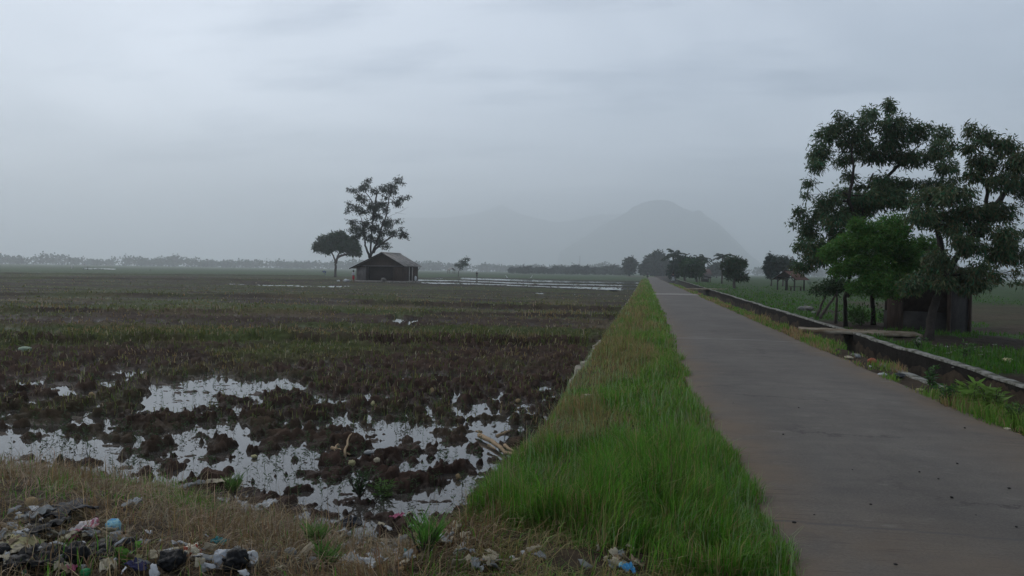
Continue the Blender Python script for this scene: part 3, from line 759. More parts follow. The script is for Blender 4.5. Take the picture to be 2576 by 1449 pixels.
def tree(name, label, trunks, blobs, leaf, ncl, base_col, cat='tree', group=None, r0=0.12, droop=0.55, cluster=10, spread=1.0, twig=True, bark='bark', bare=(), parent_loc=None, tip_r=None, var=0.35, hue=0.2):
    """trunks: polylines (world); blobs: (centre, (rx, ry, rz)); leaf: (length, width)"""
    base = np.asarray(trunks[0][0], float)
    root = empty(name, tuple(base), label, cat, group)
    mb = MB(); nodes = []
    for tr in trunks:
        tr = np.asarray(tr, float)
        s = np.linspace(0, 1, 5 * (len(tr) - 1) + 1); ss = np.linspace(0, 1, len(tr))
        pts = np.stack([np.interp(s, ss, tr[:, k]) for k in range(3)], 1)
        pts[1:-1] += rng.normal(0, r0 * 0.12, pts[1:-1].shape)
        rr = r0 * (1 - 0.72 * s); rr[0] *= 1.35
        pts[0, 2] -= 0.1
        mb.tube(pts, rr, 8)
        for p_, r_ in list(zip(pts, rr))[2:]: nodes.append([p_, r_])
    order = sorted(range(len(blobs)), key=lambda i: min(np.linalg.norm(blobs[i][0] - nd[0]) for nd in nodes))
    centres = []
    for i in order:
        c, rad = blobs[i]
        best = min(nodes, key=lambda nd: np.linalg.norm(c - nd[0]) * (1.0 + 1.3 * max(0, (nd[0][2] - c[2]) / (np.linalg.norm(c - nd[0]) + 1e-6))) )
        pts = limb_curve(best[0], c)
        r1 = best[1] * 0.62; r2 = max(r1 * 0.4, (tip_r or r0 * 0.07))
        mb.tube(pts, np.linspace(r1, r2, len(pts)), 6, cap=False)
        for k in range(2, len(pts)): nodes.append([pts[k], r1 + (r2 - r1) * k / (len(pts) - 1)])
        centres.append(c)
    for pl in bare:
        mb.tube(limb_curve(pl[0], pl[1], 0.1, 7), np.linspace(r0 * 0.12, r0 * 0.03, 7), 4, cap=False)
    P0 = []; D = []; vol = np.array([b[1][0] * b[1][2] for b in blobs]); share = vol / vol.sum()
    for (c, rad), sh in zip(blobs, share):
        m = max(3, int(round(ncl * sh)))
        v = rng.normal(0, 1, (m, 3)); v /= np.linalg.norm(v, axis=1)[:, None]
        v *= (rng.uniform(0, 1, m) ** 0.42)[:, None]
        pts = c + v * np.array(rad)
        for p_ in pts:
            if twig and rng.uniform() < 0.6:
                mb.tube(limb_curve(c + (p_ - c) * 0.15, p_, 0.15, 4), np.linspace((tip_r or r0 * 0.07), (tip_r or r0 * 0.07) * 0.35, 4), 3, cap=False)
            out_ = (p_ - c); out_ = out_ / (np.linalg.norm(out_) + 1e-9)
            for _ in range(rng.integers(max(2, cluster - 4), cluster + 4)):
                d = out_ * 0.6 + rng.normal(0, 0.65, 3) + np.array([0, 0, -droop]); d /= np.linalg.norm(d)
                P0.append(p_ + rng.normal(0, leaf[0] * 0.35, 3) * spread); D.append(d)
    P0 = np.array(P0); D = np.array(D); n = len(P0)
    hv = fbm(P0[:, 0] * 0.8 + P0[:, 2], P0[:, 1] * 0.8 + P0[:, 2] * 0.7, 5, 2)
    cols = np.tile(np.asarray(base_col), (n, 1)) * (0.6 + 0.8 * hv)[:, None]
    cols[:, 0] *= 1 + hue * rng.normal(0, 1, n); cols = np.clip(cols, 0.004, 1)
    mb.build('trunk', M[bark], root, smooth=True)
    leaf_mesh('crown', P0, D, leaf[0] * rng.uniform(0.65, 1.3, n), leaf[1] * rng.uniform(0.7, 1.3, n), None, root, cols=cols, var=var)
    return root

def px_blobs(lst, conv, D, depth_r=0.8, scatter=0.5, pxs=1.0, fill=0):
    out_ = []; lst = list(lst); m0 = len(lst); k_ = 0; t_ = 0
    while k_ < fill and t_ < 4000:          # small sprays joining neighbouring clumps
        t_ += 1; a, b = lst[rng.integers(m0)], lst[rng.integers(m0)]
        if 40 < math.hypot(a[0] - b[0], a[1] - b[1]) < 175:
            u_ = rng.uniform(.35, .65); lst.append((a[0] + (b[0] - a[0]) * u_ + rng.normal(0, 12), a[1] + (b[1] - a[1]) * u_ + rng.normal(0, 12), (a[2] + b[2]) * .33, (a[3] + b[3]) * .33)); k_ += 1
    for b in lst:
        x, y = conv(b[0], b[1]); rx, ry = b[2] * pxs * D / F, b[3] * pxs * D / F
        dd = D + rng.uniform(-1, 1) * scatter + (b[4] if len(b) > 4 else 0)
        out_.append((P(x, y, dd), (rx, (rx + ry) * 0.5 * depth_r + 0.1, ry)))
    return out_
def px_line(lst, conv, D):
    return [P(*conv(x, y), D) for x, y in lst]

# --- right-hand trees (about 22 to 29 m away)
c5b = lambda x, y: (x * .4466 + 1933.6, y * .4466 + 221)
tA = [(330,265,75,50),(420,205,55,45),(560,150,60,42),(675,105,42,46),(700,215,95,65),(850,245,85,55),(985,260,45,48),(960,350,80,60),(480,300,110,65),(290,355,65,50),(262,440,50,34),(235,530,34,24),
      (610,370,120,60),(800,400,120,50),(1000,450,55,55),(450,500,46,34),(340,640,70,50),(180,695,42,24),(230,765,60,42),(290,705,60,45),(205,890,60,34),(120,770,18,9),(490,690,110,65),(370,740,90,60),(600,640,110,50),
      (190,1000,80,30),(300,960,70,45),(760,640,80,40),(1040,520,30,30),(395,150,22,22),(420,400,60,40),(700,300,90,50),(640,520,70,36),(760,540,90,36),(900,540,90,36),(1000,560,60,36),(700,600,80,46),(560,610,60,40),(230,820,66,40),(300,885,70,46),(250,940,60,36),(390,830,70,56),(400,590,50,34),(520,560,40,26)]
D_A = 27.5
bA = G(*c5b(590, 1335))
tree('tall_tree', 'tallest tree by the canal, dark drooping leaves, bare limbs showing under its high crown',
     [[bA, P(*c5b(585, 1150), D_A), P(*c5b(540, 900), D_A), P(*c5b(530, 620), D_A), P(*c5b(590, 480), D_A)], [P(*c5b(545, 900), D_A), P(*c5b(450, 640), D_A - .5), P(*c5b(480, 480), D_A - .6), P(*c5b(470, 330), D_A - .6)], [P(*c5b(530, 640), D_A), P(*c5b(700, 470), D_A + .6), P(*c5b(840, 330), D_A + .9)]],
     px_blobs(tA, c5b, D_A, 0.9, 0.9, .4466 * .94, fill=12), (0.16, 0.042), 2900, (0.078, 0.122, 0.056), spread=1.3, bark='dark_bark', hue=.3, r0=0.085, droop=0.95, cluster=12)
tB = [(1125,235,28,34),(1225,270,50,40),(1140,330,50,35),(1330,320,80,55),(1400,420,75,75),(1200,420,85,60),(1150,490,60,34),(1300,520,90,50),(1420,560,60,50),(1050,600,110,50),(920,610,120,60),(1150,690,110,50),(1300,700,100,60),
      (1000,740,130,65),(1330,830,80,60),(1150,900,80,50),(1300,930,90,65),(1200,1010,60,35),(1270,1060,50,24),(1390,950,45,45),(1500,400,70,90),(1500,600,70,80),(1520,800,70,90),(1480,930,50,60),(1395,1100,26,12),(1040,320,22,30),(1080,860,60,40),(860,720,90,60),(1130,1120,60,40),(880,1070,90,40),(800,1110,80,40),(990,1090,60,40),(1180,780,60,60),(960,960,90,60),(1100,1060,60,40)]
D_B = 22.0
bB = G(*c5b(900, 1425))
tree('leaning_tree', 'dark tree leaning right over the hut, its crown cut by the photo edge',
     [[bB, P(*c5b(925, 1250), D_B), P(*c5b(985, 1100), D_B), P(*c5b(1050, 970), D_B), P(*c5b(1150, 830), D_B), P(*c5b(1225, 740), D_B), P(*c5b(1230, 560), D_B), P(*c5b(1290, 400), D_B)],
      [P(*c5b(1180, 800), D_B), P(*c5b(1300, 640), D_B + .4), P(*c5b(1400, 500), D_B + .6)], [P(*c5b(1000, 1060), D_B), P(*c5b(960, 850), D_B + .5), P(*c5b(920, 680), D_B + .8)]],
     px_blobs(tB, c5b, D_B, 0.9, 0.8, .4466 * .94, fill=10), (0.14, 0.036), 2700, (0.080, 0.112, 0.052), spread=1.3, bark='dark_bark', hue=.35, r0=0.125, droop=1.1, cluster=12)
tC = [(600,850,150,75),(450,890,100,65),(700,780,100,60),(760,950,120,80),(560,990,130,70),(820,1060,130,65),(410,1020,70,45),(640,1080,120,50),(880,900,90,70),(520,780,70,45),(900,1000,80,70),(700,880,120,70),(680,1140,110,40),(520,1120,70,40),(780,1120,90,40),(350,930,60,50)]
D_C = 24.5
bC = G(*c5b(435, 1340))
tree('bushy_tree', 'lower bushy tree with fresher green small leaves in front of the tall tree',
     [[bC, P(*c5b(430, 1180), D_C), P(*c5b(470, 1020), D_C), P(*c5b(560, 880), D_C)], [P(*c5b(440, 1150), D_C), P(*c5b(600, 1050), D_C + .3), P(*c5b(720, 950), D_C + .5)]],
     px_blobs(tC, c5b, D_C, 1.0, 0.7, .4466), (0.10, 0.038), 4200, (0.085, 0.185, 0.038), spread=1.5, bark='dark_bark', r0=0.075, droop=0.3, cluster=11)
# slim stems left of the hut, each with a small leafy head
for (x0, y0, x1, y1, lab, hd) in ((378, 1330, 385, 1130, 'slim upright young trunk, second from the left of the stems beside the canal slab', 40), (290, 1300, 400, 1130, 'thin trunk leaning right beside the canal slab', 34), (270, 1290, 330, 1150, 'short dark stem leaning right with a low bushy head left of the slim trunks', 60)):
    b = G(*c5b(x0, y0)); Dd = depth(b)
    tree('young_tree', lab, [[b, P(*c5b((x0 + x1) / 2, (y0 + y1) / 2), Dd), P(*c5b(x1, y1), Dd)]],
         px_blobs([(x1 - 10, y1 - 30, hd, hd * .7), (x1 - 45, y1 - 5, hd * .8, hd * .5), (x1 + 30, y1 - 10, hd * .8, hd * .5)], c5b, Dd, 1, .3, .4466), (0.13, 0.045), 130, (0.035, 0.065, 0.024), r0=0.07, droop=0.4, cluster=9)

# --- trees by the barn
c4 = lambda x, y: (x * .2179 + 749.7, y * .2179 + 426)
tM = [(800,130,36,26),(765,200,70,38),(620,235,62,22),(700,300,36,32),(745,350,40,40),(600,405,36,26),(690,445,55,30),(580,480,34,18),(740,490,70,32),(885,245,40,32),(980,225,46,32),(1075,195,75,38),(1145,120,38,28),(1195,155,22,18),(1090,265,50,30),
      (1000,315,28,26),(1140,380,50,38),(1205,340,42,22),(1270,315,30,15),(870,430,70,60),(960,400,70,38),(1010,460,40,40),(900,540,56,50),(620,610,70,22),(680,680,75,36),(740,730,66,36),(780,620,60,40),(1020,610,70,40),(1050,660,40,25),(880,670,56,50),
      (960,730,56,44),(930,820,66,46),(1000,855,50,24),(1090,730,60,32),(1215,755,60,38),(1190,680,14,26),(1160,590,36,14),(1045,900,22,12),(820,780,60,44),(670,770,50,30),(990,890,25,12),(620,700,30,24)]
D_M = 133
baseM = U(*c4(830, 1290), -0.45)
baseM = P(*c4(835, 1180), D_M); baseM[2] = -0.45
tree('tall_thin_tree', 'tall open-crowned tree with several dark stems rising behind the farm shed',
     [[baseM, P(*c4(835, 1000), D_M), P(*c4(845, 800), D_M), P(*c4(868, 520), D_M), P(*c4(845, 350), D_M), P(*c4(780, 265), D_M)], [P(*c4(832, 1010), D_M), P(*c4(905, 860), D_M - 1), P(*c4(960, 690), D_M - 1), P(*c4(1015, 540), D_M - 1), P(*c4(1050, 340), D_M - 1), P(*c4(1085, 220), D_M - 1)],
      [P(*c4(828, 1010), D_M), P(*c4(775, 880), D_M + 1), P(*c4(770, 760), D_M + 1), P(*c4(730, 560), D_M + 1)], [P(*c4(868, 560), D_M), P(*c4(905, 330), D_M + .8), P(*c4(915, 230), D_M + .8)], [P(*c4(870, 950), D_M), P(*c4(960, 860), D_M - 1.5), P(*c4(1090, 770), D_M - 2), P(*c4(1200, 770), D_M - 2)]],
     px_blobs(tM, c4, D_M, 1.0, 2.2, .2179 * 1.0), (0.46, 0.14), 1350, (0.034, 0.048, 0.030), bark='dark_bark', r0=0.19, droop=0.6, cluster=6, spread=1.2, tip_r=0.04,
     bare=[(P(*c4(1020, 560), D_M - 1), P(*c4(1180, 485), D_M - 1)), (P(*c4(1120, 500), D_M - 1), P(*c4(1250, 520), D_M - 1)), (P(*c4(1180, 490), D_M - 1), P(*c4(1270, 440), D_M - 1)), (P(*c4(980, 730), D_M - 1), P(*c4(1140, 620), D_M - 1))])
tR = [(450,775,110,45),(330,810,100,45),(580,830,110,55),(250,880,70,45),(660,920,60,55),(400,880,130,50),(530,900,110,50),(210,910,36,30),(690,970,30,30),(320,930,70,40),(600,960,50,30),(500,750,50,30),(640,860,60,40)]
bR = U(*c4(428, 1242), -0.48); D_R = depth(bR)
tree('round_tree', 'small tree with a wide rounded crown and forked pale trunk left of the farm shed',
     [[bR, P(*c4(435, 1130), D_R), P(*c4(430, 1060), D_R), P(*c4(392, 960), D_R), P(*c4(360, 900), D_R)], [P(*c4(433, 1080), D_R), P(*c4(470, 980), D_R), P(*c4(520, 890), D_R)], [P(*c4(455, 1010), D_R), P(*c4(560, 980), D_R), P(*c4(620, 930), D_R)]],
     px_blobs(tR, c4, D_R, 1.0, 1.2, .2179), (0.6, 0.22), 1200, (0.042, 0.074, 0.036), r0=0.32, droop=0.35, cluster=9, bark='bark_pale', tip_r=0.05)

c6b = lambda x, y: (x * .3676 + 986.5, y * .3676 + 442)
bS = U(*c6b(452, 690), -0.48); D_S = depth(bS)
tree('sapling', 'small wispy leaning tree standing in the green field right of the farm shed',
     [[bS, P(*c6b(455, 655), D_S), P(*c6b(475, 620), D_S), P(*c6b(505, 580), D_S)]],
     px_blobs([(505,572,22,12),(480,590,26,14),(460,612,28,10),(495,605,22,14),(440,610,12,6),(520,568,9,6),(470,630,16,7)], c6b, D_S, 1, .5, .3676), (0.55, 0.2), 110, (0.045, 0.07, 0.04), r0=0.13, droop=0.3, cluster=7, tip_r=0.03)

# --- trees along the road's end and on the right
c6 = lambda x, y: (x * .2145 + 1539, y * .2145 + 599.8)
def far_tree(name, label, D, trunk, bl, leaf, ncl, colr, group=None, r0=0.25, **k):
    tr = px_line(trunk, c6, D); tr[0][2] = -0.45
    return tree(name, label, [tr], px_blobs(bl, c6, D, 1.0, D * 0.008, .2145), leaf, ncl, colr, group=group, r0=r0, tip_r=r0 * 0.2, **k)
far_tree('broad_tree', 'largest rounded tree at the far end of the road', 430, [(530,440),(530,380),(530,300)], [(520,230,80,55),(460,270,80,60),(590,270,70,60),(540,310,110,70),(420,330,70,50),(640,340,50,50),(370,370,45,40),(480,370,90,50),(590,380,80,50),(690,350,60,50),(540,180,40,22)], (1.7, 0.8), 900, (0.034, 0.055, 0.034), r0=0.6, cluster=9)
far_tree('dark_tree', 'lone dark tree left of the road end, open at the foot', 430, [(212,425),(212,380),(212,310)], [(210,250,38,24),(190,290,50,34),(240,290,48,34),(212,340,58,38),(210,380,40,20),(260,300,26,16)], (1.5, 0.7), 320, (0.034, 0.052, 0.034), r0=0.4, cluster=8)
far_tree('canal_tree', 'full green tree with a bushy head right of the far road', 165, [(1000,520),(990,430),(955,360)], [(950,330,95,55),(880,350,60,50),(1020,350,55,50),(930,390,85,38),(980,300,60,36),(860,310,44,36),(1010,400,40,30)], (0.8, 0.32), 380, (0.036, 0.078, 0.032), r0=0.28, cluster=9)
far_tree('flat_topped_tree', 'dark flat-topped tree behind the bushy green tree by the far road', 190, [(860,500),(850,400),(860,280)], [(900,240,120,18),(820,255,60,24),(980,255,70,22),(860,290,80,30),(780,310,50,40),(950,280,80,26),(790,260,40,20),(720,330,50,40),(755,280,50,40),(700,395,44,34),(760,390,50,40)], (0.9, 0.32), 300, (0.030, 0.050, 0.032), r0=0.3, cluster=8)
far_tree('feathery_tree', 'mid-sized tree with a loose feathery top beside the small canal bridge', 100, [(1432,610),(1435,520),(1438,420),(1440,330)], [(1440,250,60,28),(1380,270,50,30),(1500,280,60,34),(1440,310,100,40),(1370,380,55,36),(1440,390,60,36),(1530,320,34,26),(1390,430,50,26),(1500,450,60,34),(1560,450,34,24),(1340,300,30,26)], (0.5, 0.16), 330, (0.050, 0.078, 0.040), r0=0.22, cluster=8)
far_tree('slender_tree', 'slender oval-headed tree standing left of the open pavilion', 150, [(1872,545),(1875,440),(1880,330)], [(1880,240,42,34),(1870,300,56,50),(1895,340,56,50),(1875,400,46,36),(1860,340,46,50)], (0.7, 0.3), 420, (0.026, 0.048, 0.036), r0=0.16, cluster=9)
far_tree('spreading_tree', 'spreading tree with a ragged crown behind the open pavilion', 145, [(2005,545),(2010,400),(2025,310)], [(2030,250,70,28),(1970,290,60,40),(2080,280,60,36),(2010,330,80,36),(2110,310,50,24),(1960,240,34,18)], (0.6, 0.2), 230, (0.032, 0.052, 0.036), r0=0.16, cluster=8)
far_tree('dense_bush_tree', 'low broad dark tree between the bushy tree and the feathery tree', 400, [(1230,430),(1230,380),(1230,340)], [(1230,330,60,36),(1180,360,40,34),(1270,370,50,40),(1210,390,70,30),(1250,300,30,16)], (1.4, 0.7), 300, (0.034, 0.05, 0.036), r0=0.35, cluster=8)

def palm(label, D, x, ybase, ytop, fr, n=16):
    b = P(*c6(x, ybase), D); b[2] = -0.45; t_ = P(*c6(x + 8, ytop), D)
    root = empty('coconut_palm', tuple(b), label, 'palm tree', 'palms near the road end')
    mb = MB(); pts = limb_curve(b, t_, 0.02, 8); mb.tube(pts, np.linspace(0.2, 0.12, 8), 7); mb.build('trunk', M['bark'], root, True)
    P0 = []; Dd = []; Ln = []
    ribs = MB()
    for k in range(n):
        a = 2 * math.pi * k / n + rng.normal(0, 0.15); e = rng.uniform(-0.35, 1.1); ln = fr * rng.uniform(0.8, 1.15)
        d = np.array([math.cos(a) * math.cos(e), math.sin(a) * math.cos(e), math.sin(e)])
        s = np.linspace(0, 1, 9); rib = t_ + d * (s * ln)[:, None]; rib[:, 2] -= (s ** 2) * ln * 0.45
        ribs.tube(rib, np.linspace(0.04, 0.01, 9), 3, cap=False)
        for i in range(1, 9):
            tn = rib[i] - rib[i - 1]; tn /= np.linalg.norm(tn); sd_ = np.cross(tn, [0, 0, 1.0]); sd_ /= np.linalg.norm(sd_) + 1e-9
            for sg in (-1, 1):
                dd = tn * 0.5 + sd_ * sg * 0.8 + np.array([0, 0, -0.5]); P0.append(rib[i]); Dd.append(dd / np.linalg.norm(dd)); Ln.append(ln * 0.26 * (1.2 - 0.5 * abs(s[i] - .4)))
    n_ = len(P0)
    cr = leaf_mesh('crown', np.array(P0), np.array(Dd), np.array(Ln), np.full(n_, fr * 0.13), np.array([0.035, 0.055, 0.035]), root)
    ribs.build('frond_rib', M['bark'], cr)
palm('coconut palm behind the flat-topped tree, tallest of the palms by the road', 210, 740, 460, 190, 3.4)
palm('short coconut palm at the right end of the flat-topped tree', 205, 1055, 460, 235, 2.6)
palm('thin-stemmed palm just left of the feathery tree', 170, 1290, 520, 220, 2.2, 12)

# row of trees beyond the green field: every one a thing of its own
def row_proto(seed, wide, tall):
    x = np.zeros(3); r = rng
    bl = []
    for k in range(7):
        bl.append((np.array([r.normal(0, wide * 0.28), r.normal(0, wide * 0.28), tall * r.uniform(0.3, 0.85)]), (wide * r.uniform(.25, .4), wide * .33, tall * r.uniform(.14, .24))))
    return tree('row_tree', 'x', [[x, np.array([0, 0, tall * 0.45]), np.array([0.2, 0, tall * 0.75])]], bl, (1.7, 0.85), 190, (0.034, 0.052, 0.036), group='row of trees beyond the green field', r0=0.28, cluster=8, tip_r=0.08, twig=False)
protos = [row_proto(1, 7, 8), row_proto(2, 5.5, 9.5), row_proto(3, 9, 7)]
ROW = [(1290,13),(1302,15),(1316,13),(1328,17),(1343,14),(1356,13),(1370,15),(1384,14),(1398,16),(1412,17),(1424,14),(1437,19),(1451,20),(1466,20),(1479,17),(1493,15),(1506,18),(1521,17),(1535,21),(1548,16),(1560,15),(1570,13)]
words = ['first', 'second', 'third', 'fourth', 'fifth', 'sixth', 'seventh', 'eighth', 'ninth', 'tenth', 'eleventh', 'twelfth', 'thirteenth', 'fourteenth', 'fifteenth', 'sixteenth', 'seventeenth', 'eighteenth', 'nineteenth', 'twentieth', 'twenty-first', 'twenty-second']
used = set()
for i, (px, hh) in enumerate(ROW):
    k = i % 3; src = protos[k]
    if k in used:
        r_ = src.copy(); sc.collection.objects.link(r_)
        for ch in src.children:
            c_ = ch.copy(); sc.collection.objects.link(c_); c_.parent = r_
    else: r_ = src; used.add(k)
    D_ = 600 + random.uniform(-45, 45); p_ = P(px, 690, D_); p_[2] = -0.5
    r_.location = p_; s = (hh + 4) * D_ / F / (8, 9.5, 7)[k]
    r_.scale = (s * random.uniform(.9, 1.2), s * random.uniform(.9, 1.2), s); r_.rotation_euler = (0, 0, random.uniform(0, 6.28))
    r_['label'] = words[i] + ' tree from the left in the hazy row beyond the green field'

# far woods on the skyline
def woods():
    P0 = []; D = []; Ln = []
    for k in range(900):
        a = R(rng.uniform(-58, 40)); r_ = rng.uniform(1350, 1600)
        hgt = 5.5 + 17 * float(fbm(np.array([math.degrees(a) * 0.7]), np.array([0.0]), 501, 3)[0]) * rng.uniform(0.7, 1.1) + (3 if rng.uniform() < 0.03 else 0)
        c = np.array([r_ * math.sin(a), r_ * math.cos(a), -0.5]); wd_ = rng.uniform(7, 16)
        for j in range(46):
            v = rng.normal(0, 1, 3); v /= np.linalg.norm(v); v *= rng.uniform(0, 1) ** .4
            P0.append(c + np.array([v[0] * wd_, v[1] * wd_, hgt * 0.5 + v[2] * hgt * 0.5])); D.append(rng.normal(0, 1, 3)); Ln.append(rng.uniform(2.6, 4.6))
    D = np.array(D); D /= np.linalg.norm(D, axis=1)[:, None]; Ln = np.array(Ln)
    leaf_mesh('distant_woods', np.array(P0), D, Ln, Ln * 0.9, np.array([0.04, 0.055, 0.04]), None, 'stuff', label='blue hazy belt of woods along the horizon')
woods()

# ------------------------------------------------------------------ mountains
def mountains():
    m = mat('forested_slope', (0.05, 0.07, 0.045), 0.9, noise=(0.02, 0.6, 1.4))
    def mk(name, pts, D, dep):
        pts = np.array(pts, float); xs = np.linspace(pts[0, 0], pts[-1, 0], 160); ys = np.interp(xs, pts[:, 0], pts[:, 1])
        crest = np.array([P(*c6b(x, y), D) for x, y in zip(xs, ys)])
        crest[:, 2] = np.maximum(crest[:, 2], 2) + np.array([(fbm(np.array([i * .2]), np.array([1.]), 601, 3)[0] - .5) * 4 for i in range(160)])
        rows = 14; V = []
        vd = np.array([fwd[0], fwd[1], 0]) / math.hypot(fwd[0], fwd[1])
        for j in range(rows * 2 + 1):
            s = (j - rows) / rows
            for i in range(160):
                p_ = crest[i] + vd * s * dep * 1.0
                k = 1 - abs(s) ** 0.8
                nz = (fbm(np.array([i * .13 + 3]), np.array([j * .5]), 603, 3)[0] - .5) * 0.25
                V.append((p_[0], p_[1], -2 + (crest[i, 2] + 2) * max(0, k + (nz * k * abs(s) * 2))))
        q = [(j * 160 + i, j * 160 + i + 1, (j + 1) * 160 + i + 1, (j + 1) * 160 + i) for j in range(rows * 2) for i in range(159)]
        tag(mesh_obj(name, V, [q], m, smooth=True), kind='structure')
    mk('mountain', [(-250,330),(60,286),(350,290),(520,268),(640,240),(700,215),(750,200),(800,222),(850,255),(960,285),(1050,305),(1120,318),(1250,305),(1350,280),(1450,265),(1600,262),(1700,300),(1900,360),(2100,440),(2300,560)], 6900, 900)
    mk('mountain', [(1150,520),(1300,430),(1450,330),(1560,275),(1610,246),(1650,212),(1720,182),(1780,170),(1830,165),(1880,168),(1920,180),(1960,205),(2000,226),(2060,245),(2105,236),(2150,275),(2230,325),(2310,400),(2390,480),(2460,560)], 5000, 700)
mountains()

# ------------------------------------------------------------------ haze
def haze():
    m = bpy.data.materials.new('hazy_air'); m.use_nodes = True; t = m.node_tree; t.nodes.clear()
    o = t.nodes.new('ShaderNodeOutputMaterial'); v = t.nodes.new('ShaderNodeVolumePrincipled')
    v.inputs['Color'].default_value = (0.925, 0.965, 1.0, 1); v.inputs['Density'].default_value = HAZE; v.inputs['Anisotropy'].default_value = 0.55
    t.links.new(v.outputs[0], o.inputs['Volume'])
    mb = MB(); mb.box((-8600, -600, -3.5), (7000, 8700, 570)); ob = mb.build('haze', m)
    tag(ob, kind='stuff')
HAZE = 0.00052
haze()

# ------------------------------------------------------------------ farm shed in the field
mwood = mat('weathered_boards', (0.065, 0.044, 0.034), 0.9, noise=(3.0, 0.5, 1.5, (6, 6, 0.6)), bump=(9, 0.5))
mweave = mat('woven_bamboo', (0.036, 0.025, 0.020), 0.9, noise=(7.0, 0.6, 1.4), bump=(20, 0.6))
mgrey = mat('grey_boards', (0.16, 0.145, 0.135), 0.9, noise=(2.0, 0.55, 1.35, (5, 5, 0.7)), bump=(9, 0.5))
mroof = mat('asbestos_roof', (0.30, 0.275, 0.25), 0.85, noise=(1.6, 0.5, 1.35, (1, 1, 1)), bump=(6, 0.4))
mpost = mat('pale_post', (0.42, 0.39, 0.35), 0.85, noise=(4, 0.6, 1.2))
mplinth = mat('cement_plinth', (0.30, 0.27, 0.24), 0.9, noise=(2, 0.5, 1.3), bump=(6, 0.5))
mdark = mat('dark_timber', (0.035, 0.028, 0.024), 0.9, noise=(5, 0.6, 1.4))
mtile = mat('red_roof_tile', (0.115, 0.058, 0.045), 0.9, noise=(3, 0.55, 1.35), bump=(10, 0.6))
mtarp = mat('white_plastic_sheet', (0.72, 0.73, 0.74), 0.5, noise=(4, 0.75, 1.1))
mplaster = mat('stained_shaded_plaster', (0.045, 0.040, 0.038), 0.9, noise=(2.2, 0.4, 1.4), bump=(12, 0.5))  # stains, with the deep shade under the trees put into the base colour
mbrick = mat('red_brick', (0.28, 0.085, 0.05), 0.9, noise=(20, 0.6, 1.3), bump=(40, 0.5))
mpaint_w = mat('white_fairing', (0.30, 0.32, 0.32), 0.35)
mblackp = mat('black_rubber', (0.02, 0.02, 0.02), 0.7)
msteel = mat('dull_steel', (0.35, 0.35, 0.36), 0.4)

def frame(origin, ang):
    ca, sa = math.cos(ang), math.sin(ang); o = np.asarray(origin, float)
    def f(c):
        c = np.asarray(c, float)
        return np.stack([o[0] + c[..., 0] * ca - c[..., 1] * sa, o[1] + c[..., 0] * sa + c[..., 1] * ca, o[2] + c[..., 2]], -1)
    return f

def corrugated(mb, a, b, c, d, fr, n=40, amp=0.03, th=0.03):
    """roof sheet between eave a-b and ridge d-c, ribbed down the slope"""
    a, b, c, d = (np.asarray(v, float) for v in (a, b, c, d))
    nrm = np.cross(b - a, d - a); nrm /= np.linalg.norm(nrm)
    if nrm[2] < 0: nrm = -nrm
    V = []; q = []
    for i in range(n + 1):
        t_ = i / n; o_ = nrm * (amp if i % 2 else 0)
        for k, (p0, p1) in enumerate(((a, b), (d, c))):
            p_ = p0 + (p1 - p0) * t_
            V += [p_ + o_, p_ + o_ - nrm * th]
    for i in range(n):
        k = i * 4
        q += [(k, k + 4, k + 6, k + 2), (k + 1, k + 3, k + 7, k + 5), (k, k + 1, k + 5, k + 4), (k + 2, k + 6, k + 7, k + 3)]
    q += [(0, 2, 3, 1), (n * 4, n * 4 + 1, n * 4 + 3, n * 4 + 2)]
    mb.add(fr(np.array(V)), (), q)

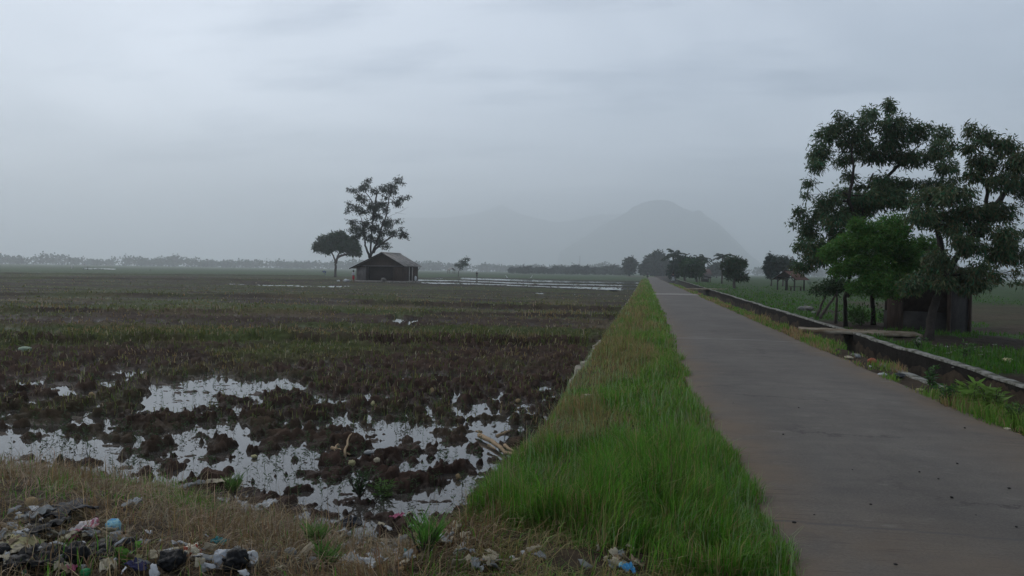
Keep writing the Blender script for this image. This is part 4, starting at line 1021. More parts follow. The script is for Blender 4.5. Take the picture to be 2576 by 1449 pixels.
def barn():
    o = U(*c4(672, 1300), -0.48)
    W, Lz = 7.9, 5.2; H = 2.25
    yaw = math.atan2(fwd[0], fwd[1])
    ang = YAW - R(27)       # front turned so its right side shows
    ang = -yaw * 0 + YAW + R(27) * -1
    # local u along the front (picture right), v away from us
    view = math.atan2(o[0], o[1])
    ang = -view - R(27)
    fr = frame((o[0], o[1], -0.48), ang)
    s = depth(o) / 125.0
    root = empty('farm_shed', (o[0], o[1], -0.48), 'brown wooden farm shed with a grey sheet roof standing alone in the muddy field', 'shed')
    def part(name, m, fn, par=root, smooth=False):
        b = MB(); fn(b); return b.build(name, m, par, smooth)
    z0 = 0.28
    part('plinth', mplinth, lambda b: b.box((-0.35, -0.5, 0), (W + 0.25, Lz + 0.2, z0), fr))
    # walls
    part('wall', mgrey, lambda b: (b.box((0, 0.0, z0), (1.55, 0.1, z0 + H - .25), fr), b.box((0, 0.1, z0), (0.1, Lz, z0 + H - .25), fr)))
    part('wall', mweave, lambda b: (b.box((1.7, 0.9, z0), (W - 1.9, 1.0, z0 + H), fr), b.box((1.6, 0.1, z0), (1.7, 1.0, z0 + H), fr), b.box((W - 1.9, 0.1, z0), (W - 1.8, 1.0, z0 + H), fr)))
    part('wall', mwood, lambda b: b.box((W - 1.7, 0.02, z0), (W, 0.12, z0 + H), fr))
    part('wall', mwood, lambda b: (b.box((W - 0.1, 0.12, z0), (W, 1.9, z0 + H), fr), b.box((W - 0.1, 2.75, z0), (W, Lz, z0 + H), fr), b.box((W - .1, 1.9, z0 + 2.0), (W, 2.75, z0 + H), fr)))
    part('wall', mwood, lambda b: b.box((0.1, Lz - .1, z0), (W - .1, Lz, z0 + H), fr))
    part('door', mdark, lambda b: b.box((W - 0.35, 1.95, z0), (W - 0.28, 2.7, z0 + 1.98), fr))
    for v in (1.75, 2.85): part('door_post', mpost, lambda b, v=v: b.box((W + 0.003, v - 0.09, z0), (W + 0.1, v + 0.09, z0 + 2.1), fr))
    for u in (1.58, W - 1.78, W - .02): part('post', mgrey if u < 3 else mwood, lambda b, u=u: b.box((u - 0.06, -0.06, z0), (u + 0.06, 0.02 if u < 7.5 else 0.0, z0 + H), fr))
    # gable and roof
    ap = (4.55, z0 + H + 2.0)
    la = (-0.75, z0 + H - 0.48); ra = (W + 0.45, z0 + H - 0.05)
    def gable(b):
        V = [(0.0, 0.03, z0 + H - .25), (W, 0.03, z0 + H + 0.0), (W, 0.03, z0 + H + 0.12), (ap[0], 0.03, ap[1] - .12), (0.0, 0.03, z0 + H - .1)]
        V2 = [(a, c + 0.08, d) for a, c, d in V]
        VV = fr(np.array(V + V2)); b.add(VV, [(0, 1, 2), (0, 2, 3), (0, 3, 4), (5, 7, 6), (5, 8, 7), (5, 9, 8)], [(0, 5, 6, 1), (1, 6, 7, 2), (2, 7, 8, 3), (3, 8, 9, 4), (4, 9, 5, 0)])
    part('gable_panel', mwood, gable)
    part('tie_beam', mgrey, lambda b: b.box((1.2, -0.12, z0 + H - 0.12), (W + 0.1, -0.03, z0 + H + 0.02), fr))
    f0, f1 = -0.95, Lz + 0.6
    roof = part('roof', mroof, lambda b: (corrugated(b, (ra[0], f0, ra[1]), (ra[0], f1, ra[1]), (ap[0], f1, ap[1]), (ap[0], f0, ap[1]), fr, 46), corrugated(b, (la[0], f0, la[1]), (la[0], f1, la[1]), (ap[0], f1, ap[1]), (ap[0], f0, ap[1]), fr, 46)))
    part('ridge_cap', mroof, lambda b: (b.slab([(ap[0], f0, ap[1] + .05), (ap[0] + .3, f0, ap[1] - .1), (ap[0] + .3, f1, ap[1] - .1), (ap[0], f1, ap[1] + .05)], .03, fr), b.slab([(ap[0] - .3, f0, ap[1] - .08), (ap[0], f0, ap[1] + .05), (ap[0], f1, ap[1] + .05), (ap[0] - .3, f1, ap[1] - .08)], .03, fr)), roof)
    part('bargeboard', mdark, lambda b: (b.slab([(la[0], f0 - .03, la[1]), (ap[0], f0 - .03, ap[1]), (ap[0], f0 + .02, ap[1]), (la[0], f0 + .02, la[1])], .16, fr), b.slab([(ap[0], f0 - .03, ap[1]), (ra[0], f0 - .03, ra[1]), (ra[0], f0 + .02, ra[1]), (ap[0], f0 + .02, ap[1])], .16, fr)))
    for v in (0.15, Lz - .2): part('roof_strut', mwood, lambda b, v=v: b.tube(fr(np.array([(W, v, z0 + H - .75), (W + .42, v, z0 + H - .12)])), 0.04, 5))
    return fr
barn_fr = barn()

def crumple_mesh(size, sub=3, seed=0, rough=0.3, squash=1.0):
    bm = bmesh.new(); bmesh.ops.create_icosphere(bm, subdivisions=sub, radius=1.0)
    r_ = np.random.default_rng(seed); K = r_.normal(0, 2.6, (9, 3)); ph = r_.uniform(0, 6.28, 9); am = r_.uniform(0.4, 1, 9)
    V = np.array([v.co[:] for v in bm.verts]); F_ = np.array([[v.index for v in f.verts] for f in bm.faces]); bm.free()
    d = sum(am[i] * (1 - 2 * np.abs(np.sin(V @ K[i] + ph[i]))) for i in range(9)) / 5
    d2 = sum(am[i] * (1 - 2 * np.abs(np.sin(V @ (K[i] * 2.7) + ph[i]))) for i in range(9)) / 5
    d3 = sum(am[i] * (1 - 2 * np.abs(np.sin(V @ (K[i] * 5.5) + 2 * ph[i]))) for i in range(9)) / 5
    V = V * (1 + rough * d + rough * 0.5 * d2 + (rough * 0.3 * d3 if sub > 3 else 0))[:, None]
    return V * np.array(size), F_
def rotz(V, a):
    c, s = math.cos(a), math.sin(a); return np.stack([V[:, 0] * c - V[:, 1] * s, V[:, 0] * s + V[:, 1] * c, V[:, 2]], 1)
def lump(name, p, size, m, label, cat, group=None, seed=0, rough=0.3, parent=None, sink=0.35, a=None, smooth=True):
    V, F_ = crumple_mesh(size, 4 if rough >= .18 else 3, seed, rough)
    V = rotz(V, seed * 1.7 if a is None else a) + np.asarray(p) + np.array([0, 0, size[2] * (1 - sink)])
    o = mesh_obj(name, V, [F_], m, parent, smooth=smooth)
    return tag(o, label, cat, group)

p = barn_fr(np.array([[4.9, -0.75, 0.25]]))[0]
lump('rubble_heap', p, (1.1, .45, .28), mplinth, 'low heap of pale rubble on the front edge of the shed floor', 'rubble', seed=3, sink=.2)
p = barn_fr(np.array([[7.95, 3.6, 0.3]]))[0] + np.array([0.25, -0.15, 0])
lump('white_sack', p, (.2, .2, .42), mtarp, 'white sack standing against the right wall of the farm shed', 'sack', seed=5, rough=.15, sink=0.1)

# ------------------------------------------------------------------ small hut by the canal
def hut():
    bl = G(*c5b(640, 1360))      # front left foot
    o = G(2222, 826); Dh = depth(o)
    view = math.atan2(o[0], o[1]); ang = -view - R(20)
    fr = frame(o, ang); W = 2.0; Lz = 2.0; H = 1.75
    root = empty('brick_hut', tuple(o), 'small dark hut with stained grey walls half hidden under the trees beyond the canal', 'hut')
    def part(name, m, fn, par=root):
        b = MB(); fn(b); return b.build(name, m, par)
    part('wall', mplaster, lambda b: b.box((0, 0, -.2), (W, .1, 0.62), fr))
    part('wall', mweave, lambda b: b.box((0.02, 0.02, 0.62), (W - .02, .1, H), fr))
    part('wall', mplaster, lambda b: b.box((W - .1, .1, -.2), (W, Lz, H), fr))
    part('wall', mplaster, lambda b: b.box((0, .1, -.2), (.1, Lz, H), fr))
    part('wall', mplaster, lambda b: b.box((.1, Lz - .1, -.2), (W - .1, Lz, H), fr))
    part('door', mwood, lambda b: b.box((0.12, -0.03, -.1), (.62, -0.003, 1.45), fr))
    part('corner_post', mwood, lambda b: b.box((W + 0.003, Lz - .12, -.2), (W + .09, Lz + .02, H), fr))
    part('corner_post', mwood, lambda b: b.box((W - .06, -.07, -.2), (W + .05, -.003, H), fr))
    ap = (W / 2, H + .62)
    roof = part('roof', mdark, lambda b: (corrugated(b, (W + .55, -.45, H - .12), (W + .55, Lz + .4, H - .12), (ap[0], Lz + .4, ap[1]), (ap[0], -.45, ap[1]), fr, 24, .02), corrugated(b, (-.5, -.45, H - .12), (-.5, Lz + .4, H - .12), (ap[0], Lz + .4, ap[1]), (ap[0], -.45, ap[1]), fr, 24, .02)))
    part('gable', mweave, lambda b: (b.add(fr(np.array([(0, .02, H), (W, .02, H), (ap[0], .02, ap[1] - .06), (0, .1, H), (W, .1, H), (ap[0], .1, ap[1] - .06)])), [(0, 1, 2), (3, 5, 4)], [(0, 3, 4, 1), (1, 4, 5, 2), (2, 5, 3, 0)])))
hut()

# ------------------------------------------------------------------ slabs over the canal
def slab_bridge(a, b, wid, th, label):
    a = np.asarray(a, float); b = np.asarray(b, float); d = b - a; ln = np.linalg.norm(d); d /= ln
    s_ = np.array([-d[1], d[0], 0]); n = 24; V = []; q = []
    for i in range(n + 1):
        t_ = i / n; p_ = a + d * ln * t_
        for k, off in enumerate((0, wid)):
            jj = rng.normal(0, .025)
            pp = p_ + s_ * (off + jj); V += [(pp[0], pp[1], p_[2] + rng.normal(0, .006)), (pp[0], pp[1], p_[2] - th + rng.normal(0, .008))]
    for i in range(n):
        k = i * 4; q += [(k, k + 4, k + 6, k + 2), (k + 1, k + 3, k + 7, k + 5), (k, k + 1, k + 5, k + 4), (k + 2, k + 6, k + 7, k + 3)]
    q += [(0, 2, 3, 1), (n * 4, n * 4 + 1, n * 4 + 3, n * 4 + 2)]
    return tag(mesh_obj('slab_bridge', V, [q], mslab), label, 'footbridge')
mslab = mat('pale_slab', (0.30, 0.26, 0.20), 0.85, noise=(1.8, 0.40, 0.58), c2=(0.15, 0.105, 0.06), bump=(16, 0.6))
pa = U(2014, 829, 0.03); pb = U(2322, 842, -0.0)
slab_bridge(pa, pb, 1.3, 0.075, 'pale concrete footbridge slab crossing the canal in front of the hut')
pa2 = U(*c6(1045, 590), 0.03); pb2 = U(*c6(1365, 590), -0.05)
slab_bridge(pa2, pb2, 2.2, 0.16, 'small distant slab over the canal near the feathery tree')

# ------------------------------------------------------------------ open pavilion, far shelter
def pavilion():
    pl = U(*c6(1943, 606), -0.4); pr = U(*c6(2160, 606), -0.4); D_ = depth(pl); k = D_ * .2145 / F     # metres per crop px
    view = math.atan2(pl[0], pl[1]); fr = frame(pl, -view - R(36))
    ca = math.cos(R(36)); W = 215 * k / ca * 0.86; Lz = 150 * k / math.sin(R(36)) * .72; H = 150 * k; ap = (W * .5, 228 * k)
    root = empty('open_pavilion', tuple(pl), 'open timber pavilion with a rusty red tiled roof on bare posts', 'pavilion')
    def part(name, m, fn, par=root):
        b = MB(); fn(b); return b.build(name, m, par)
    for u, v in ((0, 0), (W, 0), (0, Lz), (W, Lz), (W * .5, 0)):
        part('post', mdark, lambda b, u=u, v=v: b.box((u - .07, v - .07, -.1), (u + .07, v + .07, H if u != W * .5 else H), fr))
    part('tie_beam', mdark, lambda b: (b.box((-.1, -.06, H - .1), (W + .1, .06, H + .04), fr), b.box((-.1, Lz - .06, H - .1), (W + .1, Lz + .06, H + .04), fr)))
    for u, v, du in ((0, 0, .5), (W, 0, -.5), (W * .5, 0, .5), (W * .5, 0, -.5)):
        part('brace', mdark, lambda b, u=u, v=v, du=du: b.tube(fr(np.array([(u, v, H - .6), (u + du, v, H - .06)])), .045, 5))
    for u in (-.55, W + .55):
        part('rafter', mdark, lambda b, u=u: b.tube(fr(np.array([(ap[0], -.35, ap[1] - .08), (u, -.35, H - .32)])), .06, 5))
    roof = part('roof', mtile, lambda b: (corrugated(b, (W + .6, -.4, H - .3), (W + .6, Lz + .4, H - .3), (ap[0], Lz + .4, ap[1]), (ap[0], -.4, ap[1]), fr, 30, .03), corrugated(b, (-.6, -.4, H - .3), (-.6, Lz + .4, H - .3), (ap[0], Lz + .4, ap[1]), (ap[0], -.4, ap[1]), fr, 30, .03)))
    part('ridge_tile', mdark, lambda b: b.tube(fr(np.array([(ap[0], -.45, ap[1] + .03), (ap[0], Lz + .45, ap[1] + .03)])), .07, 6), roof)
    part('bench', mwood, lambda b: (b.box((W * .55, Lz * .25, .45), (W * .95, Lz * .9, .53), fr), b.box((W * .58, Lz * .3, -.1), (W * .64, Lz * .36, .45), fr), b.box((W * .88, Lz * .8, -.1), (W * .94, Lz * .86, .45), fr)))
pavilion()

def shelter():
    pl = U(*c6(1050, 522), -0.4); k = depth(pl) * .2145 / F
    view = math.atan2(pl[0], pl[1]); fr = frame(pl, -view + R(12))
    root = empty('roadside_shelter', tuple(pl), 'small dark lean-to shelter under the trees by the far road', 'shelter')
    def part(name, m, fn):
        b = MB(); fn(b); return b.build(name, m, root)
    W = 105 * k; Dp = 1.8
    part('stall_body', mdark, lambda b: (b.box((.15 * W, .1, 0), (.85 * W, Dp, 45 * k), fr), b.box((.1 * W, 0, 45 * k), (.9 * W, Dp + .05, 48 * k), fr)))
    for u, v, h_ in ((0, 0, 88), (W, 0, 66), (0, Dp, 88), (W, Dp, 66)):
        part('post', mwood, lambda b, u=u, v=v, h_=h_: b.box((u - .06, v - .06, -.1), (u + .06, v + .06, h_ * k), fr))
    part('roof', mdark, lambda b: b.slab([(-.35 * W, -.4, 96 * k), (1.15 * W, -.4, 66 * k), (1.15 * W, Dp + .4, 66 * k), (-.35 * W, Dp + .4, 96 * k)], .08, fr))
    pl2 = U(*c6(1060, 470), -0.4); fr2 = frame(pl2, -view + R(15)); k2 = depth(pl2) * .2145 / F
    r2_ = empty('tiled_hut', tuple(pl2), 'distant hut with a rusty red roof behind the dark lean-to shelter', 'hut')
    def part2(name, m, fn):
        b = MB(); fn(b); return b.build(name, m, r2_)
    W2 = 105 * k2
    part2('wall', mwood, lambda b: b.box((0, 0, 0), (W2, 3, 55 * k2), fr2))
    part2('roof', mtile, lambda b: (corrugated(b, (-.1 * W2, -.4, 50 * k2), (1.1 * W2, -.4, 50 * k2), (.95 * W2, 1.5, 110 * k2), (.05 * W2, 1.5, 110 * k2), fr2, 24), corrugated(b, (-.1 * W2, 3.4, 50 * k2), (1.1 * W2, 3.4, 50 * k2), (.95 * W2, 1.5, 110 * k2), (.05 * W2, 1.5, 110 * k2), fr2, 24)))
    part2('door', mdark, lambda b: b.box((W2 * .4, -.06, 0), (W2 * .55, -.003, 45 * k2), fr2))
shelter()
def field_hut():
    pl = U(*c6b(393, 652), -0.5); pl = P(*c6b(393, 650), 430); pl[2] = -.5
    k = 430 * .3676 / F; view = math.atan2(pl[0], pl[1]); fr = frame(pl, -view + R(25))
    root = empty('field_shelter', tuple(pl), 'tiny pale-roofed shelter far out in the green field near the leaning sapling', 'shelter')
    def part(name, m, fn):
        b = MB(); fn(b); return b.build(name, m, root)
    W = 42 * k
    for u, v in ((.1, .1), (W - .1, .1), (.1, 2.4), (W - .1, 2.4)): part('post', mwood, lambda b, u=u, v=v: b.box((u - .1, v - .1, -.1), (u + .1, v + .1, 1.9), fr))
    part('roof', mroof, lambda b: (b.slab([(-.4, -.4, 1.75), (W / 2, -.4, 3.3), (W / 2, 2.9, 3.3), (-.4, 2.9, 1.75)], .08, fr), b.slab([(W / 2, -.4, 3.3), (W + .4, -.4, 1.75), (W + .4, 2.9, 1.75), (W / 2, 2.9, 3.3)], .08, fr)))
field_hut()

# ------------------------------------------------------------------ people and motorcycles
mskin = mat('skin', (0.22, 0.12, 0.08), 0.6)
def cloth(c): return mat('cloth', c, 0.85, noise=(14, 0.8, 1.15))
def skin_obj(name, pts, edges, rad, m, parent, levels=1, root_i=0):
    me = bpy.data.meshes.new(name); loc = np.array(root_loc(parent))
    me.from_pydata([tuple(np.asarray(p_) - loc) for p_ in pts], edges, [])
    o = bpy.data.objects.new(name, me); sc.collection.objects.link(o); o.parent = parent
    o.modifiers.new('skin', 'SKIN'); ss = o.modifiers.new('sub', 'SUBSURF'); ss.levels = levels; ss.render_levels = levels
    for i, sv_ in enumerate(me.skin_vertices[0].data):
        r_ = rad[i]; sv_.radius = (r_, r_) if np.isscalar(r_) else r_; sv_.use_root = (i == root_i)
    dg = bpy.context.evaluated_depsgraph_get(); nm = bpy.data.meshes.new_from_object(o.evaluated_get(dg))
    o.modifiers.clear(); o.data = nm; nm.materials.clear(); nm.materials.append(m)
    for pl_ in nm.polygons: pl_.use_smooth = True
    return o
EDGES = [(0, 1), (1, 2), (2, 3), (3, 4), (2, 5), (5, 6), (6, 7), (2, 8), (8, 9), (9, 10), (0, 11), (11, 12), (12, 13), (13, 14), (0, 15), (15, 16), (16, 17), (17, 18)]
RAD = [.13, .125, .13, .06, (.085, .1), .06, .045, .038, .06, .045, .038, .095, .062, .042, .035, .095, .062, .042, .035]
def person(label, o, facing, J, top, bottom, scale=1.0, hair=True, helmet=None, group=None, skirt=False, hat=None):
    """J: joint places (x to the right, y ahead, z up): pelvis, waist, chest, neck, head, R shoulder.. hand, L.., R hip-knee-ankle-toe, L.."""
    fr = frame(o, facing); J = np.array(J, float) * scale; W_ = fr(J)
    root = empty('person', tuple(o), label, 'person', group)
    skin_obj('body', W_, EDGES, [np.array(r_) * scale if not np.isscalar(r_) else r_ * scale for r_ in RAD], mskin, root)
    up_ = 1.22
    skin_obj('shirt', [W_[0] * .6 + W_[1] * .4, W_[1], W_[2], W_[5], W_[6], W_[6] * .5 + W_[7] * .5, W_[8], W_[9], W_[9] * .5 + W_[10] * .5], [(0, 1), (1, 2), (2, 3), (3, 4), (4, 5), (2, 6), (6, 7), (7, 8)], [r_ * scale * up_ for r_ in (.14, .135, .14, .075, .06, .055, .075, .06, .055)], top, root)
    if skirt:
        skin_obj('skirt', [W_[0] * .5 + W_[1] * .5, W_[0], (W_[11] + W_[15]) / 2 * .5 + (W_[12] + W_[16]) / 2 * .5, (W_[12] + W_[16]) / 2 * .6 + (W_[13] + W_[17]) / 2 * .4], [(0, 1), (1, 2), (2, 3)], [.15 * scale, .18 * scale, .21 * scale, .22 * scale], bottom, root)
    else:
        skin_obj('trousers', [W_[0], W_[11], W_[12], W_[13], W_[15], W_[16], W_[17]], [(0, 1), (1, 2), (2, 3), (0, 4), (4, 5), (5, 6)], [r_ * scale * up_ for r_ in (.14, .105, .075, .055, .105, .075, .055)], bottom, root)
    hd = W_[4]
    V, F_ = crumple_mesh((.125 * scale, .135 * scale, .13 * scale), 2, 3, 0.02 if (helmet or hat) else .05)
    mesh_obj('helmet' if helmet else ('hat' if hat else 'hair'), V + hd + np.array([0, 0, .05 * scale]), [F_], helmet or hat or mblackp, root, smooth=True)
    return root
STAND = [(0, 0, .92), (0, 0, 1.1), (0, 0, 1.34), (0, 0, 1.48), (0, .02, 1.62), (.2, 0, 1.4), (.25, .05, 1.12), (.24, .2, .92), (-.2, 0, 1.4), (-.25, .03, 1.12), (-.24, .12, .88),
         (.1, 0, .86), (.11, .02, .48), (.11, -.02, .07), (.12, .16, .03), (-.1, 0, .86), (-.11, .02, .48), (-.11, -.02, .07), (-.12, .16, .03)]
BENT = [(0, -.1, .88), (0, .1, 1.0), (0, .36, 1.0), (0, .5, .96), (0, .62, .9), (.19, .38, .96), (.2, .42, .66), (.18, .48, .4), (-.19, .38, .96), (-.2, .42, .66), (-.18, .46, .38),
        (.1, -.1, .82), (.12, .05, .46), (.12, -.06, .07), (.13, .12, .03), (-.1, -.1, .82), (-.12, .02, .46), (-.12, -.08, .07), (-.13, .1, .03)]
RIDE = [(0, 0, .86), (0, .03, 1.02), (0, .08, 1.26), (0, .12, 1.4), (0, .15, 1.54), (.19, .1, 1.3), (.31, .22, 1.08), (.33, .48, 1.05), (-.19, .1, 1.3), (-.31, .22, 1.08), (-.33, .48, 1.05),
        (.12, .02, .82), (.2, .42, .66), (.17, .28, .3), (.17, .44, .27), (-.12, .02, .82), (-.2, .42, .66), (-.17, .28, .3), (-.17, .44, .27)]
def flat(px, py, z): return U(px, py, z)
pb_ = P(*c4(640, 1320), 122.0); pb_[2] = -0.47
person('person in a pale shirt and red skirt by the left end of the farm shed', pb_, R(150), STAND, cloth((.42, .42, .44)), cloth((.45, .03, .05)), 1.0, skirt=True)
lump('white_bundle', pb_ + np.array([-1.15, .3, 0]), (.75, .3, .26), mtarp, 'white plastic bundle on the wet mud left of the person in the red skirt', 'bundle', seed=8, sink=.15)
lump('white_bundle', pb_ + np.array([-2.6, .6, 0]), (.32, .2, .16), mtarp, 'smaller white bundle lying further left on the wet mud by the shed', 'bundle', seed=9, sink=.15)
p_ = P(*c4(312, 1215), 235.0); p_[2] = -.5
person('distant field worker in blue bending over beyond the round tree', p_, R(100), BENT, cloth((.05, .10, .32)), cloth((.05, .08, .22)), 1.15)
p_ = P(180, 676, 330.0); p_[2] = -.5
person('distant field worker in white standing far left in the field', p_, R(170), STAND, cloth((.75, .75, .75)), cloth((.7, .7, .7)), 1.05, hat=mtarp)
p_ = P(*c5(1082, 40), 215.0); p_[2] = -.5
person('dark-clothed person standing upright in the green field beyond the flooded paddies', p_, R(170), STAND, cloth((.02, .02, .025)), cloth((.02, .02, .025)), 1.0)

def wheel(b, c, fr, r_, wd):
    n = 20; ang = np.linspace(0, 2 * math.pi, n, endpoint=False); V = []
    for a in ang:
        for (dr, dx_) in ((0, -wd / 2), (0, wd / 2), (-.07, wd / 2), (-.07, -wd / 2)): V.append((c[0] + dx_, c[1] + (r_ + dr) * math.cos(a), c[2] + (r_ + dr) * math.sin(a)))
    q = [(i * 4 + k, i * 4 + (k + 1) % 4, ((i + 1) % n) * 4 + (k + 1) % 4, ((i + 1) % n) * 4 + k) for i in range(n) for k in range(4)]
    b.add(fr(np.array(V)), (), q)
def motorcycle(o, facing, label, mfair):
    fr = frame(o, facing); root = empty('motorcycle', tuple(o), label, 'motorcycle', 'motorcycles on the road')
    def part(name, m, fn, par=root, smooth=False):
        b = MB(); fn(b); return b.build(name, m, par, smooth)
    for y in (-.62, .62):
        wl = part('wheel', mblackp, lambda b, y=y: wheel(b, (0, y, .29), fr, .29, .1))
        part('rim', msteel, lambda b, y=y: (wheel(b, (0, y, .29), fr, .21, .07), [b.tube(fr(np.array([(0, y, .29), (0, y + .18 * math.cos(a), .29 + .18 * math.sin(a))])), .012, 4) for a in np.linspace(0, 6.28, 6)[:-1]]), wl)
    part('body', mblackp, lambda b: (b.tube(fr(np.array([(0, -.75, .72), (0, -.35, .66), (0, 0, .5), (0, .3, .52), (0, .42, .85)])), [.09, .14, .15, .12, .09], 8), b.box((-.12, -.1, .25), (.12, .25, .5), fr)), smooth=True)
    part('seat', mblackp, lambda b: b.tube(fr(np.array([(0, -.7, .79), (0, -.3, .77), (0, .05, .72)])), [.09, .13, .1], 8), smooth=True)
    part('front_fairing', mfair, lambda b: (b.tube(fr(np.array([(0, .48, .55), (0, .52, .8), (0, .46, 1.0)])), [.11, .17, .11], 8), b.tube(fr(np.array([(-.2, .42, .38), (-.17, .46, .75)])), .07, 6), b.tube(fr(np.array([(.2, .42, .38), (.17, .46, .75)])), .07, 6)), smooth=True)
    part('fork', msteel, lambda b: (b.tube(fr(np.array([(-.08, .62, .29), (-.07, .45, .95)])), .025, 5), b.tube(fr(np.array([(.08, .62, .29), (.07, .45, .95)])), .025, 5)))
    part('mudguard', mfair, lambda b: b.tube(fr(np.array([(0, .35, .5), (0, .55, .62), (0, .8, .58), (0, .92, .44)])), .06, 5))
    part('handlebar', msteel, lambda b: b.tube(fr(np.array([(-.36, .44, 1.03), (0, .46, 1.0), (.36, .44, 1.03)])), .02, 5))
    part('headlight', mpaint_w, lambda b: b.tube(fr(np.array([(0, .5, .97), (0, .62, .97)])), [.08, .09], 8))
    for sg in (-1, 1): part('mirror', mblackp, lambda b, sg=sg: (b.tube(fr(np.array([(sg * .28, .44, 1.03), (sg * .38, .44, 1.2)])), .01, 4), b.box((sg * .38 - .06, .42, 1.18), (sg * .38 + .06, .45, 1.26), fr)))
    return root
mo = U(1693, 713, 0.02); fc = math.pi
motorcycle(mo, fc, 'motorcycle with a pale front riding towards us near the right edge of the road', mpaint_w)
person('helmeted rider in dark clothes on the nearer motorcycle', mo, fc, RIDE, cloth((.05, .06, .07)), cloth((.03, .03, .035)), helmet=cloth((.02, .02, .02)))
mo2 = U(1629, 698, 0.02); mo2 = P(1629, 697, 235); mo2[2] = 0.0
motorcycle(mo2, fc, 'tiny far motorcycle at the left edge of the road before the trees', mblackp)
person('rider in a dark jacket on the tiny far motorcycle', mo2, fc, RIDE, cloth((.03, .035, .045)), cloth((.03, .03, .035)), helmet=cloth((.3, .3, .3)))

# birds and odds and ends far out in the fields
def egret(p, ang, label):
    fr = frame(p, ang); root = empty('white_egret', tuple(p), label, 'bird', 'egrets in the green field')
    skin_obj('body', fr(np.array([(0, -.25, .42), (0, -.05, .5), (0, .15, .58), (0, .24, .8), (0, .3, .98), (0, .38, .98), (0, .55, .95)])), [(0, 1), (1, 2), (2, 3), (3, 4), (4, 5), (5, 6)], [.05, .14, .1, .04, .045, .05, .015], mtarp, root)
    b = MB()
    for sg in (-.05, .05): b.tube(fr(np.array([(sg, 0, .45), (sg, -.04, .22), (sg, 0, 0), (sg, .1, 0)])), .016, 4)
    b.build('leg', mdark, root)
for cx_, cy_, a, lab in ((1330, 48, 1.2, 'white egret standing in the green field, nearer the barn of the two'), (1528, 42, 4.0, 'white egret standing in the green field, nearer the road of the two')):
    p_ = P(*c5(cx_, cy_), 190); p_[2] = -.45; egret(p_, a, lab.replace('barn', 'shed'))
def sheet(name, p, size, m, label, cat, group=None, seed=0, wr=0.12, a=0, par=None, lift=0.01, th=0.003, n=22, tilt=(0, 0)):
    """a crumpled sheet of plastic, paper or cloth with a real thickness"""
    r_ = np.random.default_rng(seed + 100); g = np.linspace(-1, 1, n); X, Y = np.meshgrid(g, g)
    jag = 1 + 0.25 * (vn(np.arctan2(Y, X) * 2.2 + seed, X * 0, seed) - .5)
    K = r_.normal(0, 2.2, (6, 2)); ph = r_.uniform(0, 6.28, 6)
    Z = sum(np.abs(np.sin(X * K[i, 0] + Y * K[i, 1] + ph[i])) for i in range(6)) / 3 - 0.55
    Z2 = sum(np.abs(np.sin(2.9 * (X * K[i, 1] - Y * K[i, 0]) + ph[i])) for i in range(6)) / 5 + sum(np.abs(np.sin(5.7 * (X * K[i, 0] - Y * K[i, 1]) + 2 * ph[i])) for i in range(6)) / 9
    rr = np.sqrt((X ** 2 + Y ** 2).clip(1e-6)); sq = np.maximum(np.abs(X), np.abs(Y)) / rr
    cut = 0.55 + 0.8 * vn(np.arctan2(Y, X) * 1.6 + 9 + seed, X * 0 + seed, seed + 3)
    k = np.maximum(np.abs(X), np.abs(Y)); f = 1 - (1 - cut) * k ** 3
    V = np.stack([X * f * size[0] * jag, Y * f * size[1] * jag, (Z + Z2 * .6) * wr], -1).reshape(-1, 3)
    V[:, 2] += V[:, 0] * tilt[0] + V[:, 1] * tilt[1]
    V[:, 2] -= V[:, 2].min() * 0.75
    V = rotz(V, a) + np.asarray(p) + np.array([0, 0, lift])
    i = (np.arange(n - 1)[:, None] * n + np.arange(n - 1)[None, :]).ravel()
    top = np.stack([i, i + 1, i + n + 1, i + n], 1); N_ = n * n
    bot = np.stack([i + N_, i + n + N_, i + n + 1 + N_, i + 1 + N_], 1)
    per = [j for j in range(n)] + [j * n + n - 1 for j in range(1, n)] + [(n - 1) * n + j for j in range(n - 2, -1, -1)] + [j * n for j in range(n - 2, 0, -1)]
    per = np.array(per); nx = np.roll(per, -1)
    edge = np.stack([per, per + N_, nx + N_, nx], 1)
    V2 = np.vstack([V, V - np.array([0, 0, th])])
    o = mesh_obj(name, V2, [top, bot, edge], m, par, smooth=True)
    return tag(o, label, cat, group)
for px, py, w_, d_, lab in ((257, 676.5, 3.4, 1.0, 'long white plastic sheet spread on the far left field'), (219, 676, 1.2, .5, 'small white plastic patch left of the long white sheet in the far field')):
    q = P(px, py, 310.0); q[2] = -.47
    sheet('plastic_sheet', q, (w_, d_), mtarp, lab, 'plastic sheet', seed=int(px), wr=.35, a=YAW, th=.03)
def mast():
    q = P(1458, 690, 800.0); q[2] = -1; b = MB(); hh = 700 * 42 / F + 4
    b.tube([q, q + np.array([0, 0, hh])], [.35, .12], 6)
    for k in np.linspace(.3, .95, 6): b.tube([q + np.array([-.5, 0, hh * k]), q + np.array([.5, 0, hh * k])], .08, 4)
    tag(b.build('radio_mast', msteel), 'thin tall mast rising above the hazy tree row', 'mast')
mast()
